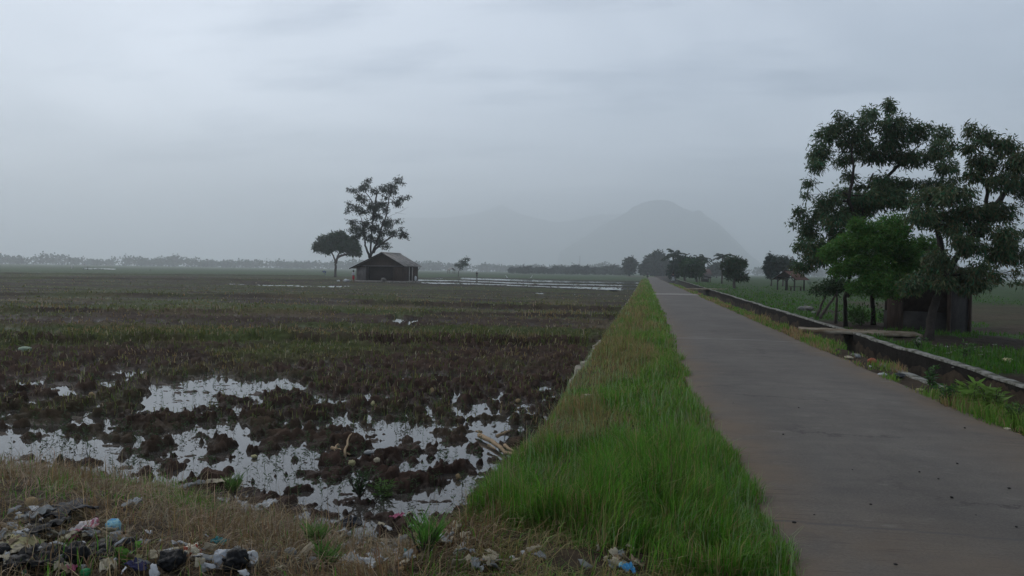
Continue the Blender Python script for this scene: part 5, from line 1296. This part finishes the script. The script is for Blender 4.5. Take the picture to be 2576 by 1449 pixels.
for i, (cx_, h_) in enumerate(((800, 24), (760, 12), (1370, 10), (850, 10), (938, 12))):
    x_ = cx_ / 2.862 * .78922; q = P(x_, (238 / 2.862 + 760) * .78922, 300.0); q[2] = -.6; b = MB()
    b.tube([q, q + np.array([.05, 0, h_ / 2.862 * .789 * 300 / F + .3])], [.10, .07], 6)
    b.tube([q + np.array([0, 0, .05]), q + np.array([0, 0, .25])], [.2, .14], 6)
    tag(b.build('wooden_stake', mdark), ['tallest dark stake standing in the far left field', 'short dark stake left of the tallest stake in the far field', 'short dark stake farthest right along the far left field', 'short dark stake just right of the tallest stake', 'short dark stake above the long white sheet'][i], 'stake', 'stakes in the far left field')

# ------------------------------------------------------------------ rubbish on the near bank, one thing each
TM = {}
def pm_(name, c, rough=0.45, c2=None, sc_=9, lo=.5, hi=.6):
    k = (name, c)
    if k not in TM: TM[k] = mat(name, c, rough, noise=(sc_, lo, hi) if c2 else (6, 0.75, 1.15), c2=c2, spec=0.18, bump=(45, 0.7, 0.01))
    return TM[k]
BLK = pm_('black_plastic', (0.010, 0.010, 0.011), 0.5); DGR = pm_('dark_plastic', (0.022, 0.024, 0.030), 0.5); WHT = pm_('white_plastic', (0.52, 0.53, 0.54), 0.5); GRY = pm_('grey_plastic', (0.26, 0.27, 0.27), 0.5)
CRM = pm_('cream_paper', (0.42, 0.37, 0.27), 0.8); YEL = pm_('yellowed_paper', (0.44, 0.40, 0.22), 0.8); BLU = pm_('blue_plastic', (0.05, 0.27, 0.52), 0.4, (0.30, 0.52, 0.56), 14, .52, .56); TEA = pm_('teal_plastic', (0.05, 0.24, 0.25), 0.4)
PNK = pm_('pink_plastic', (0.36, 0.09, 0.16), 0.45); ORG = pm_('orange_plastic', (0.62, 0.17, 0.08), 0.5); GRN = pm_('green_plastic', (0.02, 0.17, 0.06), 0.4); PAT = pm_('patterned_wrapper', (0.60, 0.55, 0.42), 0.4, (0.30, 0.06, 0.03), 24, .52, .56)
TAN = pm_('tan_paper', (0.24, 0.18, 0.12), 0.85); WPK = pm_('white_pink_wrapper', (0.55, 0.50, 0.50), 0.5, (0.48, 0.12, 0.20), 7, .55, .6); MOT = pm_('mottled_plastic', (0.45, 0.46, 0.46), 0.5, (0.08, 0.08, 0.08), 30, .58, .64); NVY = pm_('navy_cloth', (0.05, 0.05, 0.11), 0.9); WBL = pm_('white_blue_bag', (0.42, 0.44, 0.47), 0.45, (0.04, 0.25, 0.5), 9, .60, .63)
STN = pm_('pale_stone', (0.22, 0.215, 0.20), 0.9); HSK = pm_('dry_husk', (0.33, 0.24, 0.13), 0.9); WOD = pm_('bleached_wood', (0.36, 0.26, 0.16), 0.85); LEF = pm_('weed_leaf', (0.10, 0.17, 0.05), 0.6)
t1 = lambda x, y: (x * .25, y * .25 + 1183.8)
t2 = lambda x, y: (x * .25 + 552.5, y * .25 + 1183.8)
t3 = lambda x, y: (x * .337 + 1105, y * .337 + 1184)
def onbank(q, up_=0.0):
    p = G(*q, -0.15); return p + np.array([0, 0, up_])
def mpp(q): return depth(onbank(q)) / F       # metres per photo pixel (2576 wide) there
sd_n = [40]
def BAG(conv, x, y, rx, ry, m, name, label, cat, rough=.28, dep=1.0, group=None):
    q = conv(x, y); k = mpp(q); sd_n[0] += 1
    p = onbank((q[0], q[1] + ry * .6))
    return lump(name, p, (rx * k, (rx + ry) * .5 * k * dep, ry * k), m, label, cat, group, seed=sd_n[0], rough=rough, sink=.12)
def SHT(conv, x, y, rx, ry, m, name, label, cat, wr=.05, a=None, group=None, tilt=None, k2=1.0):
    q = conv(x, y); k = mpp(q); sd_n[0] += 1
    p = onbank((q[0], q[1] + ry * .3)); tl = tilt if tilt is not None else (rng.normal(0, .12), .10)
    return sheet(name, p, (rx * k * k2 * .95, ry * k * 2.0 * k2), m, label, cat, group, seed=sd_n[0], wr=min(.065, max(wr * .6, ry * k * .7)), a=rng.normal(0, .3) if a is None else a, tilt=tl, lift=.015)
BAG(t1, 760, 890, 32, 34, BLK, 'rubbish_bag', 'fat black rubbish bag in the middle of the rubbish heap at lower left', 'bag')
BAG(t1, 1740, 935, 42, 30, BLK, 'rubbish_bag', 'wide black rubbish bag just left of the patterned wrapper', 'bag')
BAG(t1, 2370, 950, 36, 32, BLK, 'rubbish_bag', 'black rubbish bag between the white and blue bag and the mottled bag', 'bag')
BAG(t1, 200, 960, 46, 22, BLK, 'rubbish_bag', 'slack black rubbish bag lying at the lower left corner', 'bag', dep=1.2)
BAG(t1, 30, 850, 24, 24, BLK, 'rubbish_bag', 'black rubbish bag cut by the left edge of the photo', 'bag')
SHT(t1, 600, 470, 60, 30, DGR, 'plastic_sheet', 'long dark plastic sheet crumpled at the top of the rubbish heap', 'plastic sheet', wr=.08, a=-.5)
SHT(t1, 380, 660, 80, 26, BLK, 'plastic_sheet', 'flat black plastic sheet between the pale layered bag and the white crumpled bag', 'plastic sheet', wr=.06)
SHT(t1, 480, 930, 60, 34, BLK, 'plastic_sheet', 'black plastic sheet spread left of the fat black bag', 'plastic sheet', wr=.07, a=.4)
SHT(t1, 1050, 860, 50, 30, BLK, 'plastic_sheet', 'black sheet standing in for the shaded hollow right of the fat black bag', 'plastic sheet', wr=.06)  # black sheet added to paint the shade inside a cavity of the heap
SHT(t1, 320, 505, 34, 15, GRY, 'plastic_bag', 'pale grey layered plastic bag at the upper left of the heap', 'bag', wr=.07)
SHT(t1, 500, 510, 20, 16, CRM, 'plastic_bag', 'folded cream plastic scrap leaning on the dark sheet', 'plastic scrap', wr=.05)
BAG(t1, 265, 680, 33, 21, WHT, 'plastic_bag', 'white fluffy crumpled bag at the left of the heap', 'bag', rough=.4)
BAG(t1, 60, 660, 18, 10, WHT, 'plastic_bag', 'small white crumpled bag at the left edge beside the fluffy bag', 'bag', rough=.4)
SHT(t1, 60, 715, 20, 6, CRM, 'paper_scrap', 'flat cream paper at the left edge of the heap', 'paper')
SHT(t1, 190, 800, 36, 14, YEL, 'paper_scrap', 'torn yellowed paper below the white fluffy bag', 'paper', wr=.06)
SHT(t1, 250, 860, 22, 10, CRM, 'paper_scrap', 'narrow cream scrap under the yellowed paper', 'paper')
SHT(t1, 880, 610, 26, 18, WPK, 'wrapper', 'white wrapper with a pink patch left of the blue pouch', 'wrapper', wr=.07)
BAG(t1, 1140, 580, 20, 21, BLU, 'plastic_pouch', 'bright blue plastic pouch with a pale patch among the dry straw', 'pouch', rough=.16)
BAG(t1, 1040, 630, 13, 12, TAN, 'paper_scrap', 'tan paper lump just left of the blue pouch', 'paper')
SHT(t1, 1130, 740, 36, 14, TAN, 'cloth_scrap', 'pale tan torn cloth below the blue pouch', 'cloth', wr=.07)
SHT(t1, 1190, 800, 16, 13, GRY, 'plastic_scrap', 'small pale grey torn piece at the edge of the black hollow', 'plastic scrap', wr=.06)
SHT(t1, 1020, 860, 9, 8, CRM, 'paper_scrap', 'tiny white paper triangle inside the black hollow', 'paper')
SHT(t1, 740, 735, 9, 5, PNK, 'plastic_scrap', 'small pink scrap on top of the fat black bag', 'plastic scrap')
SHT(t1, 620, 760, 9, 6, YEL, 'plastic_scrap', 'small yellow scrap left of the fat black bag', 'plastic scrap')
BAG(t1, 860, 1040, 13, 12, GRN, 'plastic_bottle', 'green plastic piece at the bottom edge below the fat black bag', 'plastic scrap', rough=.1)
BAG(t1, 240, 1025, 7, 8, TEA, 'plastic_scrap', 'small teal plastic lump at the lower left corner', 'plastic scrap', rough=.15)
SHT(t1, 730, 1045, 12, 5, PNK, 'plastic_scrap', 'pinkish scrap at the bottom edge left of the green piece', 'plastic scrap')
SHT(t1, 640, 1030, 20, 6, CRM, 'paper_scrap', 'cream strip at the bottom edge of the heap', 'paper')
SHT(t1, 1085, 1010, 15, 14, CRM, 'paper_cone', 'cream paper cone near the bottom edge beside the green seedling', 'paper', wr=.08)
SHT(t1, 1380, 1020, 26, 8, NVY, 'cloth_scrap', 'dark navy cloth at the bottom edge right of the cream cone', 'cloth', wr=.05)
SHT(t1, 1370, 962, 12, 4, YEL, 'plastic_strip', 'yellow plastic strip above the navy cloth', 'plastic scrap')
SHT(t1, 1540, 905, 18, 10, CRM, 'paper_scrap', 'cream paper left of the wide black bag', 'paper', wr=.05)
BAG(t1, 1930, 850, 25, 24, PAT, 'wrapper', 'crumpled yellow and white wrapper with red speckles', 'wrapper', rough=.3)
BAG(t1, 2060, 990, 14, 12, GRY, 'plastic_bag', 'small grey crumpled bag below the speckled wrapper', 'bag', rough=.35)
BAG(t1, 2225, 920, 20, 26, WBL, 'plastic_bag', 'grey white bag with blue marks between two black bags', 'bag', rough=.2)
BAG(t1, 2530, 915, 19, 23, MOT, 'plastic_bag', 'mottled white bag right of the third black bag', 'bag', rough=.15)
SHT(t1, 2210, 768, 16, 7, TEA, 'plastic_scrap', 'flat teal blue plastic piece in the straw above the black bags', 'plastic scrap')
BAG(t1, 315, 335, 16, 14, HSK, 'coconut_husk', 'round beige husk half hidden in dry grass above the heap', 'husk', rough=.06)
BAG(t1, 690, 400, 26, 14, TAN, 'paper_scrap', 'beige crumpled paper in the straw right of the round husk', 'paper', rough=.4)
SHT(t1, 1330, 375, 10, 10, MOT, 'wrapper', 'tiny black and white wrapper sticking up in the straw', 'wrapper', wr=.06)
SHT(t1, 2190, 180, 30, 9, CRM, 'wood_plank', 'pale flat plank lying in shallow water at the edge of the straw', 'plank', wr=.03)
SHT(t1, 1940, 175, 14, 12, GRY, 'plastic_scrap', 'grey scrap left of the pale plank in the shallow water', 'plastic scrap')
# second stretch, right of the black bags
BAG(t2, 710, 830, 17, 12, STN, 'stone', 'smooth pale stone in the straw right of the mottled bag', 'stone', rough=.05)
SHT(t2, 480, 375, 20, 14, WHT, 'plastic_bag', 'clear white plastic bag caught in dry stalks by the water', 'bag', wr=.08)
SHT(t2, 1270, 535, 30, 13, WHT, 'plastic_bag', 'white plastic bag at the top of the middle rubbish patch', 'bag', wr=.08)
SHT(t2, 1440, 535, 22, 12, GRY, 'plastic_bag', 'grey plastic bag right of the top white bag in the middle patch', 'bag', wr=.07)
SHT(t2, 1270, 610, 34, 11, DGR, 'plastic_bag', 'dark grey plastic below the top white bag in the middle patch', 'bag', wr=.07)
SHT(t2, 1420, 655, 30, 12, WHT, 'plastic_bag', 'bright white crumpled bag in the centre of the middle rubbish patch', 'bag', wr=.08)
SHT(t2, 1240, 660, 20, 9, GRY, 'plastic_bag', 'pale grey plastic left of the bright white bag', 'bag', wr=.06)
SHT(t2, 1545, 715, 10, 11, WBL, 'plastic_scrap', 'folded white and blue piece standing in the middle patch', 'plastic scrap', wr=.06)
BAG(t2, 1470, 810, 17, 16, TAN, 'paper_bag', 'brown paper lump in the middle rubbish patch', 'paper', rough=.35)
SHT(t2, 1690, 850, 36, 12, GRY, 'plastic_sheet', 'folded grey sheet right of the brown paper lump', 'plastic sheet', wr=.08)
SHT(t2, 1860, 830, 11, 7, ORG, 'plastic_scrap', 'bright orange scrap on the right of the middle rubbish patch', 'plastic scrap')
SHT(t2, 1900, 910, 9, 5, TEA, 'plastic_scrap', 'little teal scrap below the orange scrap', 'plastic scrap')
SHT(t2, 1780, 470, 10, 8, PNK, 'ribbon', 'bright pink ribbon hanging in weeds at the water edge', 'ribbon', wr=.05)
SHT(t2, 2200, 725, 16, 8, WHT, 'plastic_scrap', 'white scrap at the right end of the middle rubbish patch', 'plastic scrap', wr=.05)
SHT(t2, 1310, 945, 28, 10, MOT, 'plastic_bag', 'clear crumpled bag at the bottom edge, left of two', 'bag', wr=.07)
SHT(t2, 1560, 975, 30, 11, MOT, 'plastic_bag', 'clear crumpled bag at the bottom edge, right of two', 'bag', wr=.07)
BAG(t2, 1830, 990, 14, 5, HSK, 'corn_husk', 'tan husk lying near the bottom edge under the orange scrap', 'husk')
SHT(t2, 600, 1035, 14, 6, CRM, 'paper_scrap', 'cream scrap at the bottom edge below the pale stone', 'paper')
SHT(t2, 1830, 770, 16, 6, CRM, 'paper_scrap', 'cream shred above the orange scrap', 'paper')
SHT(t2, 2420, 870, 8, 10, WHT, 'paper_scrap', 'upright white scrap in dry grass right of the middle patch', 'paper', wr=.05)
BAG(t3, 1300, 715, 15, 7, CRM, 'shell_scrap', 'cream curved scrap in the dark hollow by the green verge', 'scrap', rough=.15)
SHT(t3, 1405, 770, 19, 7, BLU, 'plastic_scrap', 'flat light blue scrap at the bottom edge by the green verge', 'plastic scrap')
SHT(t3, 270, 740, 12, 12, GRY, 'cloth_scrap', 'pale grey cloth at the bottom edge in dry grass', 'cloth', wr=.06)
SHT(t3, 150, 650, 8, 8, CRM, 'paper_scrap', 'small cream leaf of paper in the dry grass left of the dark hollow', 'paper')
BAG(t3, 1480, 690, 26, 6, DGR, 'rubbish_bag', 'flat dark plastic in the hollow beside the green verge', 'plastic scrap')
SHT(t3, 20, 530, 14, 6, CRM, 'paper_scrap', 'pale shred in brown grass near the muddy water edge', 'paper')

# little scraps nothing tells apart, lying all through the straw
protos_s = []
def small_scraps():
    kinds = [(CRM, 'small pale scrap of paper lying in the rubbish-strewn straw', 'paper_scrap', 'paper', 'small pale paper scraps'), (WHT, 'small white shred of plastic lying in the rubbish-strewn straw', 'plastic_scrap', 'plastic scrap', 'small white plastic shreds'), (GRY, 'small grey shred of plastic lying in the rubbish-strewn straw', 'plastic_scrap', 'plastic scrap', 'small grey plastic shreds'), (TAN, 'small brown dead leaf lying in the rubbish-strewn straw', 'dead_leaf', 'leaf', 'small dead leaves')]
    src = []
    for k, (m, lab, nm, cat, gr) in enumerate(kinds):
        o = sheet(nm, (0, 0, 0), (.035, .03), m, lab, cat, gr, seed=900 + k, wr=.02, n=6); src.append(o)
    spots = []
    for (cx_, cy_, sx, sy, n_) in ((200, 1390, 190, 45, 46), (560, 1420, 110, 25, 22), (940, 1385, 110, 45, 52), (1250, 1420, 90, 25, 14), (1540, 1420, 70, 18, 12), (60, 1330, 60, 30, 10), (1100, 1370, 70, 25, 14)):
        for _ in range(int(n_ * 1.7)): spots.append((rng.normal(cx_, sx * .6), min(1470, rng.normal(cy_, sy * .6))))
    for i, q in enumerate(spots):
        k = int(rng.choice(4, p=[.36, .26, .2, .18])); o = src[k]
        c = o.copy() if i >= 4 else src[i]
        if i >= 4: sc.collection.objects.link(c)
        c.location = onbank(q, .012 + rng.uniform(0, .03)); c.rotation_euler = (rng.normal(0, .4), rng.normal(0, .4), rng.uniform(0, 6.28)); s_ = rng.uniform(.35, 1.3); c.scale = (s_, s_ * rng.uniform(.4, 1), s_)
small_scraps()

# sticks, husks and bleached branches on the mud
def stick(q0, q1, r_, label, name='stick', cat='stick', z=None, m=WOD, forks=()):
    a = G(*q0, -.45); b_ = G(*q1, -.45); a[2] = max(a[2], WATER) + .05; b_[2] = max(b_[2], WATER) + .04
    b = MB(); b.tube(limb_curve(a, b_, .06, 9), np.linspace(r_, r_ * .5, 9), 6)
    for f0, f1 in forks:
        s_ = G(*f0, -.45); e_ = G(*f1, -.45); s_[2] = max(s_[2], WATER) + .06; e_[2] = max(e_[2], WATER) + .05; b.tube(limb_curve(s_, e_, .1, 6), np.linspace(r_ * .7, r_ * .3, 6), 5)
    return tag(b.build(name, m, smooth=True), label, cat)
stick((1206, 1112), (1325, 1150), .035, 'long bleached forked branch lying on the mud near the verge', 'branch', 'branch', forks=[((1250, 1120), (1280, 1112)), ((1270, 1128), (1305, 1142)), ((1210, 1112), (1196, 1106))])
stick((835, 1125), (880, 1142), .025, 'pale broken branch lying across mud and puddle in mid field', 'branch', 'branch', forks=[((850, 1132), (842, 1147)), ((868, 1138), (884, 1124))])
stick((1228, 1140), (1246, 1155), .02, 'short pale root below the long bleached branch', 'root', 'root')
def MUDL(x, y, rx, ry, m, name, label, cat, rough=.25):
    p = G(x, y, -.45); p[2] = max(p[2], WATER); k = depth(p) / F; sd_n[0] += 1
    return lump(name, p, (rx * k, rx * k * .8, ry * k), m, label, cat, None, seed=sd_n[0], rough=rough, sink=.1)
MUDL(1332, 1143, 13, 10, HSK, 'coconut_husk', 'open brown husk at the right end of the long bleached branch', 'husk')
MUDL(938, 1028, 7, 7, YEL, 'plastic_scrap', 'bright pale yellow scrap alone on the mud', 'plastic scrap')
MUDL(1087, 994, 6, 9, HSK, 'dead_leaf', 'upright brown dead leaf on the mud right of the small puddle', 'leaf')
MUDL(1089, 966, 8, 6, HSK, 'dead_leaf', 'curled brown leaf farther up the mud above the upright leaf', 'leaf')
MUDL(885, 1175, 10, 9, YEL, 'carton', 'small yellowish carton half sunk in the mud', 'carton')
MUDL(948, 1186, 11, 8, CRM, 'paper_scrap', 'cream crumpled scrap on the mud right of the yellowish carton', 'paper')
MUDL(928, 1158, 15, 6, GRY, 'plastic_scrap', 'grey white plastic piece on the mud above the yellowish carton', 'plastic scrap')
MUDL(1153, 1222, 9, 9, HSK, 'coconut_husk', 'small tan husk standing in the near puddle', 'husk')
MUDL(1090, 1214, 5, 4, YEL, 'dead_leaf', 'yellow dead leaf on the mud by the near puddle', 'leaf')
MUDL(230, 1000, 9, 6, HSK, 'dead_leaf', 'yellow brown husk on the mud in the left puddle field', 'husk')
MUDL(1303, 1014, 9, 6, HSK, 'dead_leaf', 'tan leaf beside the small puddle near the verge', 'leaf')
MUDL(640, 1170, 10, 5, YEL, 'dead_leaf', 'pale yellow leaf on mud left of centre', 'leaf')
MUDL(62, 886, 20, 8, pm_('bleached_leaf', (.30, .36, .26), .8), 'cabbage_plant', 'pale green leafy plant alone on the far left mud', 'plant')
lump('cloth_sack', G(1478, 1012, -.1), (.13, .1, .06), CRM, 'pale crumpled sack lying on the left edge of the grass verge', 'sack', seed=77, rough=.4, sink=0.0)
lump('cloth_sack', G(1462, 1020, -.1), (.08, .07, .03), TAN, 'flat tan rag beside the crumpled sack on the verge edge', 'rag', seed=78, rough=.4, sink=0.0)

# things along the canal
cr = lambda x, y: ((x / 2.787 + 2400) * .78922, (y / 2.787 + 900) * .78922)
def CAN(x, y, rx, ry, m, name, label, cat, rough=.2, z=0.0, group=None):
    q = cr(x, y); p = G(*q, z); k = depth(p) / F * .283; sd_n[0] += 1
    return lump(name, p, (rx * k, (rx * .5 + ry * .5) * k, ry * k), m, label, cat, group, seed=sd_n[0], rough=rough, sink=.15)
CAN(1058, 720, 42, 26, mbrick, 'brick', 'red brick chunk on the canal edge by the road', 'brick', .08)
CAN(850, 680, 60, 16, CRM, 'rag', 'pale rag lying along the weedy shoulder left of the red brick', 'rag', .3)
CAN(930, 672, 30, 18, GRY, 'rag', 'small grey rag between the pale rag and the red brick', 'rag', .3)
CAN(1040, 755, 14, 9, WHT, 'plastic_scrap', 'white scrap in front of the red brick', 'plastic scrap', .2)
CAN(1150, 870, 55, 18, WHT, 'plastic_bag', 'white plastic bag at the road edge beside the canal', 'bag', .3)
CAN(1150, 905, 45, 12, CRM, 'paper_scrap', 'cream paper just below the white bag at the road edge', 'paper', .3)
CAN(1290, 850, 90, 26, DGR, 'plastic_sheet', 'dark plastic heap right of the white bag by the canal', 'plastic sheet', .3)
CAN(1480, 965, 34, 14, YEL, 'plastic_scrap', 'yellowish scrap at the road edge under the broken canal wall', 'plastic scrap', .3)
CAN(2260, 1340, 60, 20, CRM, 'banana_husk', 'pale dry husk on the weedy road edge at far right', 'husk', .3)
CAN(2340, 1365, 40, 16, HSK, 'banana_husk', 'tan dry husk at the right edge beside the pale husk', 'husk', .3)
CAN(1475, 515, 26, 18, STN, 'stone', 'upper pale stone at the foot of the leaning tree', 'stone', .08)
CAN(1465, 550, 34, 20, STN, 'stone', 'lower pale stone at the foot of the leaning tree', 'stone', .08)
CAN(2260, 710, 60, 24, YEL, 'dry_bush', 'yellow dry leaf pile on the grass at the right edge', 'leaf pile', .4)
CAN(1720, 575, 14, 7, WHT, 'stone', 'small white scrap on the dark ground right of the leaning tree', 'scrap', .2)
tag(stick(cr(945, 912), cr(1240, 970), .012, 'thin dark stick lying on the road edge by the canal', m=mdark))
for i in range(44):
    q = (rng.uniform(1560, 2330), rng.uniform(560, 760)); q = cr(*q)
    if i == 0:
        src_l = lump('litter_scrap', (0, 0, 0), (.05, .04, .015), pm_('pale_litter', (.24, .23, .2), .8), 'small pale scrap littered on the dark ground beyond the canal', 'litter', 'pale litter beyond the canal', seed=222, rough=.3); c = src_l
    else: c = src_l.copy(); sc.collection.objects.link(c)
    c.location = G(*q, -.1) + np.array([0, 0, .02]); s_ = rng.uniform(.35, 1.2); c.scale = (s_, s_, s_); c.rotation_euler = (0, 0, rng.uniform(0, 6))
for i, (x, y, rx, ry) in enumerate(((470, 240, 40, 18), (540, 280, 30, 16), (500, 260, 50, 24), (430, 250, 36, 20), (520, 340, 26, 14), (380, 290, 40, 8))):
    CAN(x, y, rx, ry, STN if i % 2 else pm_('broken_concrete', (.17, .16, .145), .9), 'rubble_stone', ['pale broken stone at the left of the rubble under the thin trunks', 'grey broken stone at the right of the rubble under the thin trunks', 'largest stone in the rubble under the thin trunks', 'left upper stone of the rubble by the canal slab', 'small stone nearest the slab under the thin trunks', 'flat fallen piece of canal coping left of the rubble'][i], 'stone', .2, group=None)

# single leafy weeds
def weed(p, h, n, label, colr, seed=0, lw=(.12, .04), name='leafy_weed', cat='plant', stems=3, droop=.1):
    root = empty(name, tuple(p), label, cat); b = MB(); P0 = []; D = []; Ln = []
    for k in range(stems):
        a = rng.uniform(0, 6.28); tip = p + np.array([math.cos(a) * h * .45, math.sin(a) * h * .45, h * rng.uniform(.7, 1.1)])
        pts = limb_curve(p, tip, .12, 6); b.tube(pts, np.linspace(.008, .004, 6), 4, cap=False)
        for j in range(n):
            s_ = rng.uniform(.2, 1); q = p + (tip - p) * s_; a2 = rng.uniform(0, 6.28); d = np.array([math.cos(a2), math.sin(a2), rng.uniform(.0, .8) - droop]); P0.append(q); D.append(d / np.linalg.norm(d)); Ln.append(lw[0] * rng.uniform(.6, 1.2))
    b.build('stem', M['bark'], root); Ln = np.array(Ln)
    leaf_mesh('foliage', np.array(P0), np.array(D), Ln, Ln * lw[1] / lw[0], np.array(colr), root)
for (x, y, h, n, lab, c_, lw, st) in ((1590, 960, .34, 14, 'dark leafy weed below the broken canal wall', (.05, .11, .03), (.10, .04), 6), (1870, 1000, .36, 14, 'tall green weed against the dark canal at the road edge', (.06, .13, .03), (.12, .035), 5), (1720, 1080, .26, 14, 'dark low weed nearest the road on the right', (.045, .10, .03), (.09, .04), 6),
        (2000, 1130, .34, 16, 'bright yellow-green broad-leaved plant on the road edge', (.15, .26, .05), (.2, .045), 7), (2120, 1160, .30, 14, 'yellow-green plant right of the bright broad-leaved plant', (.14, .23, .05), (.18, .045), 6), (2330, 1280, .22, 12, 'low green weed above the dry husks at the right edge', (.06, .12, .03), (.09, .035), 6),
        (880, 610, .34, 16, 'fresh grass-like weed leaning over the canal beyond the rags', (.10, .17, .04), (.2, .02), 6), (1480, 590, .3, 12, 'green bush at the foot of the leaning tree', (.05, .10, .03), (.1, .035), 6)):
    p = G(*cr(x, y), 0.0); weed(p, h, n, lab, c_, lw=lw, stems=st)
for (q, h, n, lab, c_, lw, st) in ((t1(1240, 975), .13, 8, 'small bright green seedling among the rubbish', (.12, .26, .05), (.07, .045), 3), (t2(1410, 330), .24, 30, 'dark bushy weed standing at the edge of the near puddle', (.04, .075, .028), (.05, .018), 9), (t2(1640, 330), .22, 22, 'light green weed right of the dark bushy weed', (.09, .17, .04), (.08, .012), 10),
        (t1(2350, 210), .16, 16, 'tall fresh green tuft beside the pale plank', (.11, .21, .05), (.13, .008), 9), (t2(2060, 880), .17, 18, 'bright green grass tuft right of the orange scrap', (.10, .24, .04), (.16, .007), 14), (t2(960, 800), .15, 16, 'green grass tuft left of the middle rubbish patch', (.11, .22, .05), (.13, .007), 10), (t2(1110, 1010), .13, 14, 'green tuft at the bottom edge left of the clear bags', (.11, .22, .05), (.12, .007), 9)):
    weed(onbank(q), h, n, lab, c_, lw=lw, stems=st, droop=-.8 if lw[1] < .01 else .1)
def shrub(q, hgt, wid, label, n, colr, lf=(.10, .035), conv=c5b, dz=-.15):
    p = G(*conv(*q), dz); root = empty('shrub', tuple(p), label, 'bush'); b = MB(); P0 = []; D = []
    for k in range(9):
        a = rng.uniform(0, 6.28); t_ = p + np.array([math.cos(a) * wid * rng.uniform(.2, .9), math.sin(a) * wid * rng.uniform(.2, .9), hgt * rng.uniform(.4, .95)])
        b.tube(limb_curve(p, t_, .12, 5), np.linspace(.014, .005, 5), 4, cap=False)
        for _ in range(n // 9):
            v = rng.normal(0, 1, 3); v /= np.linalg.norm(v); P0.append(p + (t_ - p) * rng.uniform(.45, 1.05) + v * wid * .22); d = v + np.array([0, 0, .2]); D.append(d / np.linalg.norm(d))
    b.build('stem', M['bark'], root); Ln = lf[0] * rng.uniform(.6, 1.3, len(P0)); P0 = np.array(P0); P0[:, 2] = np.maximum(P0[:, 2], p[2] + .02)
    leaf_mesh('foliage', P0, np.array(D), Ln, Ln * lf[1] / lf[0], np.array(colr), root)
shrub((520, 1335), .75, .75, 'green bush between the slim trunks and the hut', 900, (.045, .10, .022))
shrub((340, 1150), .9, .8, 'dark bushy shrub behind the short leaning stems by the canal', 900, (.034, .068, .022))
shrub((230, 1110), .8, .6, 'shrub right of the open pavilion in front of the field', 600, (.036, .07, .026))
shrub((705, 1345), .5, .5, 'low shrub at the foot of the hut front wall', 500, (.028, .055, .02))
for i in range(16):
    if i == 0: c = src_p = lump('pebble', (0, 0, 0), (.012, .009, .006), pm_('dark_pebble', (.03, .028, .026), .9), 'tiny dark pebble lying loose on the concrete road', 'pebble', 'pebbles on the road', seed=333, rough=.12)
    else: c = src_p.copy(); sc.collection.objects.link(c)
    q = ((2200 + 1235 * .413) * .789, (1250 + 1140 * .413) * .789)
    x_ = rng.uniform(.95, 3.5); y_ = rng.uniform(4.6, 11); c.location = (x_, y_, .018); s_ = rng.uniform(.5, 1.3); c.scale = (s_, s_, s_); c.rotation_euler = (0, 0, rng.uniform(0, 6))
